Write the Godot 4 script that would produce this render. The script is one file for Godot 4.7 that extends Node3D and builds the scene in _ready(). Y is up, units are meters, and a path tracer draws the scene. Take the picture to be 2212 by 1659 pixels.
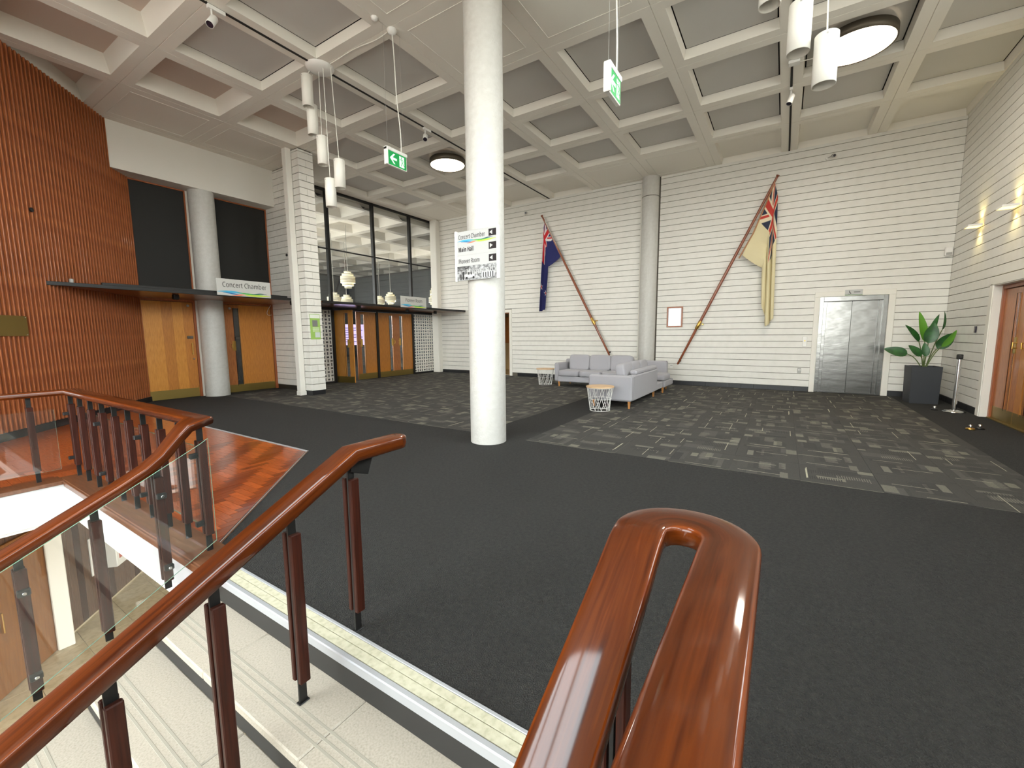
extends Node3D
# Civic hall foyer: stair void and timber balustrades in front, block walls, coffered ceiling, glazed screen.

const G := 1.67            # ceiling and column grid
const GX := -0.13
const GZ := -13.1
const CEIL := 5.98
const BACK := -13.08
const RIGHT := 3.0
const LEFT := -12.45
const SCREEN := -12.1
const COURSE := 0.1653
const STEP_RISE := 0.16
const STEP_GO := 0.307
const LOWER := -3.52

var M := {}
var cache := {}
var taken := {}
var rng := RandomNumberGenerator.new()


func _ready() -> void:
	rng.seed = 7
	setup_view()
	make_materials()
	build_floor()
	build_ceiling()
	build_walls()
	build_wood_wall()
	build_pier()
	build_concert_doors()
	build_screen()
	build_pioneer_room()
	build_window_walls()
	build_stairs()
	build_lower_level()
	build_columns()
	build_balustrades()
	build_lift()
	build_right_door()
	build_sofa()
	build_tables()
	build_planter()
	build_barrier_and_stops()
	build_flags()
	build_wall_things()
	build_signs()
	build_ceiling_things()


# ------------------------------------------------------------------ view and light
func setup_view() -> void:
	var cam := Camera3D.new()
	cam.name = "camera"
	cam.position = Vector3(0, 1.5, 0)
	cam.rotation = Vector3(-0.116044, 0.568101, -0.0076604)
	cam.fov = 84.4443
	cam.near = 0.02
	cam.far = 200.0
	add_child(cam)
	cam.current = true
	var env := Environment.new()
	var sky := Sky.new()
	var ps := ProceduralSkyMaterial.new()
	ps.sky_top_color = Color(0.89, 0.93, 0.945)
	ps.sky_horizon_color = Color(0.97, 0.985, 0.965)
	ps.ground_horizon_color = Color(0.72, 0.72, 0.70)
	ps.ground_bottom_color = Color(0.50, 0.50, 0.48)
	ps.sky_energy_multiplier = 1.0
	sky.sky_material = ps
	env.background_mode = Environment.BG_SKY
	env.sky = sky
	env.background_energy_multiplier = 14.0
	env.ambient_light_source = Environment.AMBIENT_SOURCE_SKY
	env.tonemap_mode = Environment.TONE_MAPPER_LINEAR
	env.tonemap_exposure = 1.2
	env.sdfgi_enabled = true
	env.ssao_enabled = true
	env.ssil_enabled = true
	var we := WorldEnvironment.new()
	we.name = "world_environment"
	we.environment = env
	add_child(we)


# ------------------------------------------------------------------ helpers: nodes
func numbered(called: String) -> String:
	var n: int = taken.get(called, 0)
	taken[called] = n + 1
	return called if n == 0 else "%s_%03d" % [called, n]


func tag(o: Node3D, label: String, category: String, group := "", kind := "") -> Node3D:
	o.set_meta("label", label)
	if category != "":
		o.set_meta("category", category)
	if group != "":
		o.set_meta("group", group)
	if kind != "":
		o.set_meta("kind", kind)
	return o


func thing(called: String, label: String, category: String, at := Vector3.ZERO, turn := 0.0, group := "") -> Node3D:
	var o := Node3D.new()
	o.name = numbered(called)
	add_child(o)
	o.position = at
	o.rotation.y = turn
	return tag(o, label, category, group)


func struct_node(called: String, label: String, category: String) -> Node3D:
	var o := Node3D.new()
	o.name = numbered(called)
	add_child(o)
	return tag(o, label, category, "", "structure")


func obj(called: String, shape, m: Material, parent: Node = self, at := Vector3.ZERO, rot := Vector3.ZERO) -> MeshInstance3D:
	var o := MeshInstance3D.new()
	o.name = numbered(called) if parent == self else called
	var me: Mesh
	if shape is SurfaceTool:
		shape.generate_normals()
		me = shape.commit()
	else:
		me = shape
	o.mesh = me
	o.material_override = m
	parent.add_child(o, true)
	o.position = at
	o.rotation = rot
	return o


func part(called: String, shape, m: Material, parent: Node, at := Vector3.ZERO, rot := Vector3.ZERO) -> MeshInstance3D:
	return obj(called, shape, m, parent, at, rot)


# ------------------------------------------------------------------ helpers: shapes
func mb() -> SurfaceTool:
	var st := SurfaceTool.new()
	st.begin(Mesh.PRIMITIVE_TRIANGLES)
	st.set_smooth_group(-1)
	return st


func tri(st: SurfaceTool, a: Vector3, b: Vector3, c: Vector3) -> void:      # counter-clockwise from outside
	st.add_vertex(a); st.add_vertex(c); st.add_vertex(b)


func quad(st: SurfaceTool, a: Vector3, b: Vector3, c: Vector3, d: Vector3) -> void:
	tri(st, a, b, c)
	tri(st, a, c, d)


func oquad(st: SurfaceTool, p: Array, inside: Vector3) -> void:             # turns itself outwards
	var n: Vector3 = (p[1] - p[0]).cross(p[2] - p[0])
	var mid := Vector3.ZERO
	for q in p:
		mid += q
	mid /= p.size()
	if n.dot(mid - inside) < 0:
		p.reverse()
	for k in range(1, p.size() - 1):
		tri(st, p[0], p[k], p[k + 1])


func quv(st: SurfaceTool, p: Array, uv: Array) -> void:                      # ccw with uvs
	for k in [0, 2, 1, 0, 3, 2]:
		st.set_uv(uv[k])
		st.add_vertex(p[k])


func bx(st: SurfaceTool, c: Vector3, s: Vector3, b := 0.0, basis := Basis()) -> void:
	var h := s / 2
	b = minf(b, minf(h.x, minf(h.y, h.z)) * 0.9)
	var sg := [-1.0, 1.0]
	var P := func(v: Vector3) -> Vector3: return c + basis * v
	for ax in 3:
		var u := (ax + 1) % 3
		var w := (ax + 2) % 3
		for s0 in sg:
			var q := []
			for k in [[-1, -1], [1, -1], [1, 1], [-1, 1]]:
				var v := Vector3.ZERO
				v[ax] = s0 * h[ax]
				v[u] = k[0] * (h[u] - b)
				v[w] = k[1] * (h[w] - b)
				q.append(P.call(v))
			oquad(st, q, c)
	if b <= 0.0:
		return
	for ax in 3:                                                             # edges along ax
		var u := (ax + 1) % 3
		var w := (ax + 2) % 3
		for su in sg:
			for sw in sg:
				var q := []
				for k in [[-1, 0], [1, 0], [1, 1], [-1, 1]]:
					var v := Vector3.ZERO
					v[ax] = k[0] * (h[ax] - b)
					v[u] = su * (h[u] if k[1] == 0 else h[u] - b)
					v[w] = sw * (h[w] - b if k[1] == 0 else h[w])
					q.append(P.call(v))
				oquad(st, q, c)
	for sx in sg:
		for sy in sg:
			for sz in sg:
				var a := Vector3(sx * h.x, sy * (h.y - b), sz * (h.z - b))
				var d := Vector3(sx * (h.x - b), sy * h.y, sz * (h.z - b))
				var e := Vector3(sx * (h.x - b), sy * (h.y - b), sz * h.z)
				oquad(st, [P.call(a), P.call(d), P.call(e)], c)


func span(st: SurfaceTool, x0: float, x1: float, y0: float, y1: float, z0: float, z1: float, b := 0.0) -> void:
	bx(st, Vector3((x0 + x1) / 2, (y0 + y1) / 2, (z0 + z1) / 2), Vector3(absf(x1 - x0), absf(y1 - y0), absf(z1 - z0)), b)


func box(s: Vector3, b := 0.0) -> Mesh:
	var key := "box%.4v_%.4f" % [s, b]
	if not cache.has(key):
		var st := mb()
		bx(st, Vector3.ZERO, s, b)
		st.generate_normals()
		cache[key] = st.commit()
	return cache[key]


func boxat(called: String, x0: float, x1: float, y0: float, y1: float, z0: float, z1: float, b: float, m: Material, parent: Node) -> MeshInstance3D:
	return obj(called, box(Vector3(absf(x1 - x0), absf(y1 - y0), absf(z1 - z0)), b), m, parent, Vector3((x0 + x1) / 2, (y0 + y1) / 2, (z0 + z1) / 2))


func lathe(st: SurfaceTool, prof: Array, n := 24, at := Vector3.ZERO, basis := Basis(), smooth := true) -> void:   # prof: Vector2(r, y) from bottom to top
	if smooth:
		st.set_smooth_group(0)
	for k in prof.size() - 1:
		var p: Vector2 = prof[k]
		var q: Vector2 = prof[k + 1]
		for i in n:
			var a0 := TAU * i / n
			var a1 := TAU * (i + 1) / n
			var f := func(r: Vector2, a: float) -> Vector3: return at + basis * Vector3(cos(a) * r.x, r.y, -sin(a) * r.x)
			if p.x > 1e-5:
				tri(st, f.call(p, a0), f.call(p, a1), f.call(q, a1))
			if q.x > 1e-5:
				tri(st, f.call(p, a0), f.call(q, a1), f.call(q, a0))
	st.set_smooth_group(-1)


func cyl(st: SurfaceTool, c: Vector3, r: float, h: float, n := 20, basis := Basis(), b := 0.0) -> void:
	for k in n:
		var a0 := TAU * k / n
		var a1 := TAU * (k + 1) / n
		var u := Vector3(cos(a0), 0, -sin(a0))
		var v := Vector3(cos(a1), 0, -sin(a1))
		var lo := Vector3(0, -h / 2, 0)
		var hi := Vector3(0, h / 2, 0)
		var bv := Vector3(0, b, 0)
		st.set_smooth_group(0)
		quad(st, c + basis * (lo + bv + u * r), c + basis * (lo + bv + v * r), c + basis * (hi - bv + v * r), c + basis * (hi - bv + u * r))
		st.set_smooth_group(-1)
		if b > 0:
			quad(st, c + basis * (hi - bv + u * r), c + basis * (hi - bv + v * r), c + basis * (hi + v * (r - b)), c + basis * (hi + u * (r - b)))
			quad(st, c + basis * (lo + u * (r - b)), c + basis * (lo + v * (r - b)), c + basis * (lo + bv + v * r), c + basis * (lo + bv + u * r))
		tri(st, c + basis * hi, c + basis * (hi + u * (r - b)), c + basis * (hi + v * (r - b)))
		tri(st, c + basis * lo, c + basis * (lo + v * (r - b)), c + basis * (lo + u * (r - b)))
	st.set_smooth_group(-1)


func along(a: Vector3, b: Vector3) -> Basis:                                 # y axis from a to b
	var y := (b - a).normalized()
	var x := y.cross(Vector3(0, 0, 1))
	if x.length() < 1e-3:
		x = y.cross(Vector3(1, 0, 0))
	x = x.normalized()
	return Basis(x, y, x.cross(y))


func rod(st: SurfaceTool, a: Vector3, b: Vector3, r: float, n := 8) -> void:
	cyl(st, (a + b) / 2, r, (b - a).length(), n, along(a, b))


func tube(st: SurfaceTool, pts: Array, r: float, n := 8) -> void:
	var rings := []
	var x := Vector3.ZERO
	for i in pts.size():
		var t: Vector3 = (pts[mini(i + 1, pts.size() - 1)] - pts[maxi(i - 1, 0)]).normalized()
		if x == Vector3.ZERO:
			x = along(Vector3.ZERO, t).x
		x = (x - t * x.dot(t)).normalized()
		var y := t.cross(x)
		var ring := []
		for k in n:
			ring.append(pts[i] + (x * cos(TAU * k / n) + y * sin(TAU * k / n)) * r)
		rings.append(ring)
	st.set_smooth_group(0)
	for i in rings.size() - 1:
		for k in n:
			var l := (k + 1) % n
			quad(st, rings[i][k], rings[i][l], rings[i + 1][l], rings[i + 1][k])
	st.set_smooth_group(-1)
	for k in range(1, n - 1):
		tri(st, rings[0][0], rings[0][k + 1], rings[0][k])
		var e: Array = rings[-1]
		tri(st, e[0], e[k], e[k + 1])


# a profile (x to the right of the way, y up) swept along pts with mitred corners and uvs (u round, v along)
func sweep(st: SurfaceTool, pts: Array, prof: Array, closed_profile := true) -> void:
	var n := pts.size()
	var ts := []
	for i in n - 1:
		ts.append((pts[i + 1] - pts[i]).normalized())
	var rings := []
	var lens := [0.0]
	for i in n:
		var t0: Vector3 = ts[maxi(i - 1, 0)]
		var t1: Vector3 = ts[mini(i, n - 2)]
		var s0 := t0.cross(Vector3.UP).normalized()
		var s1 := t1.cross(Vector3.UP).normalized()
		var sm := (s0 + s1).normalized()
		var u0 := s0.cross(t0)
		var u1 := s1.cross(t1)
		var um := (u0 + u1).normalized()
		var k := 1.0 / maxf(0.3, sm.dot(s0))
		var ku := 1.0 / maxf(0.3, um.dot(u0))
		var ring := []
		for p in prof:
			ring.append(pts[i] + sm * (p.x * k) + um * (p.y * ku))
		rings.append(ring)
		if i > 0:
			lens.append(lens[-1] + (pts[i] - pts[i - 1]).length())
	var per := [0.0]
	for k in prof.size():
		per.append(per[-1] + (prof[(k + 1) % prof.size()] - prof[k]).length())
	st.set_smooth_group(0)
	for i in n - 1:
		for k in prof.size():
			var l := (k + 1) % prof.size()
			var pv := [rings[i][k], rings[i][l], rings[i + 1][l], rings[i + 1][k]]
			var uv := [Vector2(per[k], lens[i]), Vector2(per[k + 1], lens[i]), Vector2(per[k + 1], lens[i + 1]), Vector2(per[k], lens[i + 1])]
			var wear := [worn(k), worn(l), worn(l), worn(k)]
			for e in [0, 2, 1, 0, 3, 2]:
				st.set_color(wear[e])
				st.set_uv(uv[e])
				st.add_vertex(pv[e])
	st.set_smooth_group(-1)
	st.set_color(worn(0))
	for k in range(1, prof.size() - 1):
		st.set_uv(Vector2.ZERO)
		tri(st, rings[0][0], rings[0][k + 1], rings[0][k])
		tri(st, rings[-1][0], rings[-1][k], rings[-1][k + 1])


# the arrises of the handrails are rubbed pale; numbers follow rail_profile()
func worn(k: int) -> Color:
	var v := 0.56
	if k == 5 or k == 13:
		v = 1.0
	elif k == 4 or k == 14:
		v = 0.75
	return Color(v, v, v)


# a flat polygon in x,z pulled down from y by h
func slab(st: SurfaceTool, poly: PackedVector2Array, y: float, h: float) -> void:
	var idx := Geometry2D.triangulate_polygon(poly)
	for i in range(0, idx.size(), 3):
		var p := [poly[idx[i]], poly[idx[i + 1]], poly[idx[i + 2]]]
		var v := []
		for q in p:
			v.append(Vector3(q.x, y, q.y))
		if (v[1] - v[0]).cross(v[2] - v[0]).y < 0:
			v.reverse()
		tri(st, v[0], v[1], v[2])
		var d := Vector3(0, -h, 0)
		tri(st, v[2] + d, v[1] + d, v[0] + d)
	var area := 0.0
	for i in poly.size():
		var a := poly[i]
		var b := poly[(i + 1) % poly.size()]
		area += a.x * b.y - b.x * a.y
	for i in poly.size():
		var a := poly[i]
		var b := poly[(i + 1) % poly.size()]
		if area > 0:
			var c := a
			a = b
			b = c
		quad(st, Vector3(a.x, y - h, a.y), Vector3(b.x, y - h, b.y), Vector3(b.x, y, b.y), Vector3(a.x, y, a.y))


# a lettering mesh lying in the x,y plane, facing +z
func letters(words: String, height: float, font_name := "Droid Sans", weight := 400, italic := false) -> TextMesh:
	var f := SystemFont.new()
	f.font_names = PackedStringArray([font_name])
	f.font_weight = weight
	f.font_italic = italic
	var t := TextMesh.new()
	t.font = f
	t.text = words
	t.font_size = 64
	t.pixel_size = height / 46.0
	t.depth = 0.002
	t.curve_step = 2.0
	return t


# ------------------------------------------------------------------ materials
func mat(c: Color, rough := 0.6, metal := 0.0) -> StandardMaterial3D:
	var m := StandardMaterial3D.new()
	m.albedo_color = c
	m.roughness = rough
	m.metallic = metal
	return m


func c8(r: int, g: int, b: int) -> Color:
	return Color(r / 255.0, g / 255.0, b / 255.0)


func ntex(freq: float, cols: Array, seed_: int, size := 512, octaves := 4, type := FastNoiseLite.TYPE_SIMPLEX_SMOOTH, normal := false, bump := 4.0) -> NoiseTexture2D:
	var n := FastNoiseLite.new()
	n.noise_type = type
	n.frequency = freq
	n.seed = seed_
	n.fractal_octaves = octaves
	var t := NoiseTexture2D.new()
	t.width = size
	t.height = size
	t.seamless = true
	t.noise = n
	t.as_normal_map = normal
	t.bump_strength = bump
	if cols.size():
		var g := Gradient.new()
		var off := PackedFloat32Array()
		var pc := PackedColorArray()
		for i in cols.size():
			off.append(float(i) / (cols.size() - 1))
			pc.append(cols[i])
		g.offsets = off
		g.colors = pc
		t.color_ramp = g
	return t


func tripl(m: StandardMaterial3D, scale: Vector3, world := false) -> StandardMaterial3D:
	m.uv1_triplanar = true
	m.uv1_world_triplanar = world
	m.uv1_scale = scale
	return m


func wood(tex: Texture2D, rough: float, scale: Vector3, tint := Color.WHITE, coat := 0.0) -> StandardMaterial3D:
	var m := mat(tint, rough)
	m.albedo_texture = tex
	if coat > 0:
		m.clearcoat_enabled = true
		m.clearcoat = coat
		m.clearcoat_roughness = 0.06
	return tripl(m, scale)


func make_materials() -> void:
	# paint
	M.white = mat(c8(226, 222, 212), 0.55)
	M.white_board = mat(Color.WHITE, 0.5)
	M.white_board.albedo_texture = ntex(0.012, [c8(218, 215, 206), c8(223, 220, 212), c8(226, 223, 215)], 3)
	tripl(M.white_board, Vector3(0.7, 0.7, 0.7), true)
	M.joint = mat(c8(96, 90, 80), 0.9)
	M.rib = mat(c8(232, 227, 216), 0.7)
	M.cream = mat(c8(206, 190, 176), 0.75)
	M.panel = mat(c8(200, 197, 191), 0.85)
	M.gap = mat(c8(40, 36, 32), 0.9)
	M.column = mat(Color.WHITE, 0.45)
	M.column.albedo_texture = ntex(0.02, [c8(188, 185, 178), c8(200, 198, 192)], 9)
	tripl(M.column, Vector3(1, 1, 1))
	M.column.normal_enabled = true
	M.column.normal_texture = ntex(0.05, [], 11, 512, 4, FastNoiseLite.TYPE_SIMPLEX, true, 3.0)
	M.column.normal_scale = 0.4
	M.fascia = mat(c8(206, 207, 208), 0.5)
	# timber
	var grain := ntex(0.02, [c8(74, 29, 6), c8(106, 47, 10), c8(124, 59, 14), c8(114, 51, 12), c8(150, 79, 22)], 21, 512, 4)
	M.rail = mat(Color.WHITE, 0.4)
	M.rail.metallic_specular = 0.2
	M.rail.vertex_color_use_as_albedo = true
	M.rail.albedo_texture = grain
	M.rail.uv1_scale = Vector3(3.0, 0.16, 1)
	M.rail.detail_enabled = true
	M.rail.detail_blend_mode = BaseMaterial3D.BLEND_MODE_MUL
	M.rail.detail_albedo = ntex(0.007, [c8(150, 140, 130), c8(205, 195, 185), c8(235, 230, 225), c8(255, 250, 240)], 20, 512, 4)
	M.rail.clearcoat_enabled = true
	M.rail.clearcoat = 0.75
	M.rail.clearcoat_roughness = 0.07
	M.slip = wood(ntex(0.02, [c8(38, 16, 10), c8(56, 24, 15), c8(66, 30, 19)], 22, 512, 4), 0.45, Vector3(7, 0.3, 7), Color.WHITE, 0.12)
	M.slip.metallic_specular = 0.3
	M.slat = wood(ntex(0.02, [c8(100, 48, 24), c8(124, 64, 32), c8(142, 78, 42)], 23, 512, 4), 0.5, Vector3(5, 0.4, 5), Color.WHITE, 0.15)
	M.slat_lit = wood(ntex(0.02, [c8(136, 72, 36), c8(166, 94, 50), c8(188, 114, 64)], 24, 512, 4), 0.5, Vector3(5, 0.4, 5), Color.WHITE, 0.15)  # paler copy of slat: grazing light on the ridges put into the colour
	M.slat_back = mat(c8(70, 32, 16), 0.8)
	M.ply_a = wood(ntex(0.02, [c8(190, 122, 44), c8(206, 138, 54), c8(216, 150, 64)], 25, 512, 4), 0.4, Vector3(4, 0.4, 4), Color.WHITE, 0.3)
	M.ply_b = wood(ntex(0.02, [c8(168, 104, 36), c8(186, 118, 44), c8(198, 130, 52)], 26, 512, 4), 0.4, Vector3(4, 0.4, 4), Color.WHITE, 0.3)
	M.ply_c = wood(ntex(0.02, [c8(150, 88, 40), c8(172, 104, 50), c8(184, 116, 60)], 27, 512, 4), 0.4, Vector3(4, 0.4, 4), Color.WHITE, 0.3)
	M.frame = wood(ntex(0.02, [c8(140, 76, 40), c8(164, 92, 50)], 28, 256, 3), 0.45, Vector3(6, 0.6, 6), Color.WHITE, 0.2)
	M.canopy_wood = wood(ntex(0.02, [c8(120, 66, 30), c8(146, 84, 40)], 29, 256, 4), 0.3, Vector3(5, 5, 0.5), Color.WHITE, 0.6)
	M.parquet = []
	for k in 5:
		var d: float = [0.02, -0.14, 0.11, -0.2, 0.06][k]
		var a := Color(0.64 + d * 0.8, 0.29 + d * 0.5, 0.09 + d * 0.3)
		var pm := wood(ntex(0.025, [a.darkened(0.22), a, a.lightened(0.08)], 40 + k, 256, 4), 0.3, Vector3(8, 8, 1.0) if k % 2 else Vector3(1.0, 8, 8), Color.WHITE, 0.9)
		M.parquet.append(pm)
	M.low_wood = wood(ntex(0.02, [c8(70, 44, 30), c8(88, 58, 40), c8(100, 68, 48)], 35, 256, 3), 0.5, Vector3(6, 0.5, 6))
	M.low_door = wood(ntex(0.02, [c8(120, 72, 22), c8(140, 86, 30)], 36, 256, 3), 0.5, Vector3(4, 0.4, 4))
	M.trim_wood = wood(ntex(0.02, [c8(92, 56, 34), c8(112, 72, 46)], 31, 256, 3), 0.4, Vector3(0.6, 6, 6), Color.WHITE, 0.4)
	M.table_top = wood(ntex(0.02, [c8(206, 170, 128), c8(222, 190, 150)], 32, 256, 4), 0.5, Vector3(0.6, 6, 6))
	M.leg = wood(ntex(0.02, [c8(170, 112, 56), c8(196, 138, 76)], 33, 256, 4), 0.45, Vector3(8, 0.8, 8))
	M.pole = wood(ntex(0.02, [c8(112, 56, 30), c8(148, 80, 46)], 34, 256, 4), 0.35, Vector3(8, 0.6, 8), Color.WHITE, 0.5)
	# floors
	M.carpet = mat(Color.WHITE, 0.95)
	M.carpet.albedo_texture = ntex(0.03, [c8(29, 28, 26), c8(38, 37, 35), c8(43, 42, 39), c8(53, 51, 47)], 51, 1024, 6)
	tripl(M.carpet, Vector3(0.8, 0.8, 0.8), true)
	M.carpet.normal_enabled = true
	M.carpet.normal_texture = ntex(0.25, [], 52, 512, 2, FastNoiseLite.TYPE_SIMPLEX, true, 6.0)
	M.tiles = []
	for k in 6:
		M.tiles.append(carpet_tile(k))
	M.terrazzo = mat(Color.WHITE, 0.45)
	M.terrazzo.albedo_texture = ntex(0.11, [c8(150, 142, 126), c8(172, 163, 148), c8(180, 171, 156), c8(188, 180, 165)], 53, 512, 3)
	tripl(M.terrazzo, Vector3(1.4, 1.4, 1.4), true)
	M.groove = mat(c8(158, 152, 138), 0.9)
	M.riser = mat(c8(38, 37, 36), 0.5)
	M.nosing = mat(Color.WHITE, 0.8)
	M.nosing.albedo_texture = ntex(0.03, [c8(162, 158, 132), c8(186, 182, 158), c8(196, 193, 170)], 54, 512, 4)
	tripl(M.nosing, Vector3(1.5, 1.5, 1.5), true)
	M.alu = mat(c8(190, 192, 196), 0.4, 0.5)
	M.low_tile = mat(Color.WHITE, 0.35)
	M.low_tile.albedo_texture = ntex(0.03, [c8(176, 160, 128), c8(196, 180, 148), c8(204, 190, 160)], 55, 256, 4)
	tripl(M.low_tile, Vector3(1, 1, 1), true)
	M.black_tile = mat(c8(30, 30, 32), 0.4)
	# metal, glass, plastic
	M.black_metal = mat(c8(34, 33, 32), 0.45, 0.4)
	M.black = mat(c8(22, 21, 20), 0.5)
	M.black_panel = mat(c8(24, 23, 20), 0.7)
	M.chrome = mat(c8(225, 225, 225), 0.15, 1.0)
	M.steel = mat(c8(128, 127, 124), 0.22, 1.0)
	M.steel.normal_enabled = true
	M.steel.normal_texture = ntex(0.006, [], 61, 512, 3, FastNoiseLite.TYPE_SIMPLEX_SMOOTH, true, 10.0)
	M.steel.normal_scale = 0.07
	tripl(M.steel, Vector3(0.5, 1.6, 0.5))
	M.brass = mat(c8(196, 158, 84), 0.3, 1.0)
	M.brass_dull = mat(c8(150, 128, 72), 0.42, 0.9)
	M.glass = mat(Color(0.75, 0.82, 0.78, 0.012), 0.02)
	M.glass.transparency = BaseMaterial3D.TRANSPARENCY_ALPHA
	M.glass_edge = mat(c8(120, 150, 130), 0.2)
	M.plastic = mat(c8(232, 230, 224), 0.4)
	M.plastic_grey = mat(c8(170, 168, 162), 0.5)
	M.dark_lens = mat(c8(40, 34, 46), 0.15)
	M.cable = mat(c8(226, 222, 212), 0.5)
	M.ink = mat(c8(64, 61, 59), 0.8)
	M.ink_dark = mat(c8(34, 26, 28), 0.8)
	M.sign_face = mat(c8(182, 181, 176), 0.5)
	M.sign_white = mat(c8(182, 182, 180), 0.5)
	M.exit_green = lamp(c8(0, 140, 66), 0.35)
	M.exit_white = lamp(c8(215, 245, 225), 0.45)
	M.led = lamp(Color(1.0, 0.93, 0.82), 6.0)
	M.led_halo = mat(c8(90, 82, 70), 0.5, 0.6)
	M.sconce_glow = lamp(Color(1.0, 0.88, 0.5), 3.0)
	M.shade_glow = mat(c8(232, 230, 214), 0.5)
	M.shade_glow.backlight_enabled = true
	M.shade_glow.backlight = Color(0.4, 0.38, 0.32)
	M.bulb = lamp(Color(1.0, 0.95, 0.8), 4.0)
	M.navy = mat(c8(58, 66, 74), 0.7)
	M.navy_joint = mat(c8(32, 37, 42), 0.9)
	# cloth
	M.sofa = mat(Color.WHITE, 0.95)
	M.sofa.albedo_texture = ntex(0.2, [c8(140, 138, 142), c8(162, 160, 164), c8(178, 176, 180)], 71, 512, 2)
	tripl(M.sofa, Vector3(3, 3, 3))
	M.sofa.rim_enabled = true
	M.sofa.rim = 0.3
	M.planter = mat(c8(44, 46, 50), 0.5)
	M.soil = mat(c8(46, 36, 26), 0.95)
	M.leaf = mat(Color.WHITE, 0.4)
	M.leaf.albedo_texture = ntex(0.015, [c8(22, 58, 26), c8(36, 84, 34), c8(48, 104, 40)], 72, 256, 3)
	tripl(M.leaf, Vector3(2, 2, 2))
	M.leaf.backlight_enabled = true
	M.leaf.backlight = Color(0.10, 0.22, 0.05)
	M.leaf_new = mat(c8(92, 146, 44), 0.4)
	M.leaf_new.backlight_enabled = true
	M.leaf_new.backlight = Color(0.15, 0.3, 0.06)
	M.stem = mat(c8(96, 112, 60), 0.6)
	M.flag_blue = cloth_mat(flag_image(true))
	M.flag_cream = cloth_mat(flag_image(false))
	M.flag_tape = mat(c8(176, 128, 92), 0.9)
	M.paper = mat(c8(222, 232, 240), 0.12)
	M.screen = lamp(c8(190, 176, 226), 1.0)


func lamp(c: Color, e: float) -> StandardMaterial3D:
	var m := mat(c, 0.5)
	m.emission_enabled = true
	m.emission = c
	m.emission_energy_multiplier = e
	return m


func cloth_mat(im: Image) -> StandardMaterial3D:
	var m := mat(Color.WHITE, 0.9)
	m.albedo_texture = ImageTexture.create_from_image(im)
	m.cull_mode = BaseMaterial3D.CULL_DISABLED
	m.backlight_enabled = true
	m.backlight = Color(0.12, 0.12, 0.12)
	m.texture_repeat = false
	return m


func carpet_tile(k: int) -> StandardMaterial3D:
	var r := RandomNumberGenerator.new()
	r.seed = 100 + k
	var s := 160
	var im := Image.create(s, s, false, Image.FORMAT_RGB8)
	im.fill(c8(60, 58, 54))
	for j in 9:                                                              # woven patches of other tones
		var w := r.randi_range(40, 100)
		var h := r.randi_range(18, 50)
		var c := c8(50, 48, 46).lerp(c8(78, 76, 70), r.randf())
		if j > 6:
			c = c8(114, 111, 98).lerp(c8(96, 93, 84), r.randf())
			h = r.randi_range(14, 28)
			w = r.randi_range(36, 74)
		im.fill_rect(Rect2i(r.randi_range(-20, s - 20), r.randi_range(-8, s - 10), w, h), c)
	for j in 3:                                                              # bands of fine ribs
		var x := r.randi_range(0, s - 70)
		var y := r.randi_range(0, s - 34)
		var c := c8(112, 108, 96) if j == 0 else c8(46, 44, 42)
		for i in range(0, 70, 5):
			im.fill_rect(Rect2i(x + i, y, 2, r.randi_range(22, 34)), c)
	for j in 2:                                                              # long pale picks
		if r.randf() < 0.75:
			im.fill_rect(Rect2i(r.randi_range(4, s - 4), r.randi_range(0, 60), 2, r.randi_range(60, 110)), c8(168, 164, 142))
	for i in 2600:
		var p := Vector2i(r.randi_range(0, s - 1), r.randi_range(0, s - 1))
		im.set_pixelv(p, im.get_pixelv(p).darkened(r.randf() * 0.3))
	var m := mat(Color.WHITE, 0.95)
	m.albedo_texture = ImageTexture.create_from_image(im)
	return m


# the union canton, for x, y in 0..1
func jack(x: float, y: float, red: Color, white: Color, blue: Color) -> Color:
	var px := (x - 0.5) * 2.0
	var py := y - 0.5
	if absf(px) < 0.1 or absf(py) < 0.1:
		return red
	if absf(px) < 0.17 or absf(py) < 0.17:
		return white
	var d1 := (px - 2.0 * py) / 2.236
	var d2 := (px + 2.0 * py) / 2.236
	var side1 := d1 * (1.0 if px > 0 else -1.0)
	var side2 := d2 * (1.0 if px > 0 else -1.0)
	if (side1 > -0.075 and side1 < 0.0) or (side2 > 0.0 and side2 < 0.075):
		return red
	if absf(d1) < 0.11 or absf(d2) < 0.11:
		return white
	return blue


func in_star(p: Vector2, r: float) -> bool:
	var a := fposmod(p.angle() + PI / 2, TAU / 5)
	a = absf(a - TAU / 10)
	var d := p.length()
	# distance of the edge between an outer and an inner corner
	var o := Vector2(cos(TAU / 10), sin(TAU / 10)) * r
	var i := Vector2(0.382 * r, 0)
	var q := Vector2(cos(a), sin(a)) * d
	return (o - i).cross(q - i) > 0.0


func flag_image(blue: bool) -> Image:
	var w := 256
	var h := 128
	var im := Image.create(w, h, false, Image.FORMAT_RGB8)
	var field := c8(34, 38, 92) if blue else c8(216, 204, 164)
	var red := c8(190, 34, 42) if blue else c8(186, 60, 50)
	var white := c8(226, 222, 220) if blue else c8(222, 208, 178)
	var navy := c8(34, 38, 92) if blue else c8(44, 50, 70)
	for y in h:
		for x in w:
			var u := float(x) / w
			var v := float(y) / h
			var c := field
			if u < 0.5 and v < 0.5:
				c = jack(u * 2, v * 2, red, white, navy)
			elif blue:
				for s in [[0.75, 0.2, 0.05], [0.75, 0.8, 0.06], [0.64, 0.44, 0.05], [0.85, 0.4, 0.045]]:
					var p := Vector2((u - s[0]) * 2.0, v - s[1])
					if in_star(p, s[2] * 1.7):
						c = white
					if in_star(p, s[2] * 0.95):
						c = red
			im.set_pixel(x, y, c)
	return im


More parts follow.
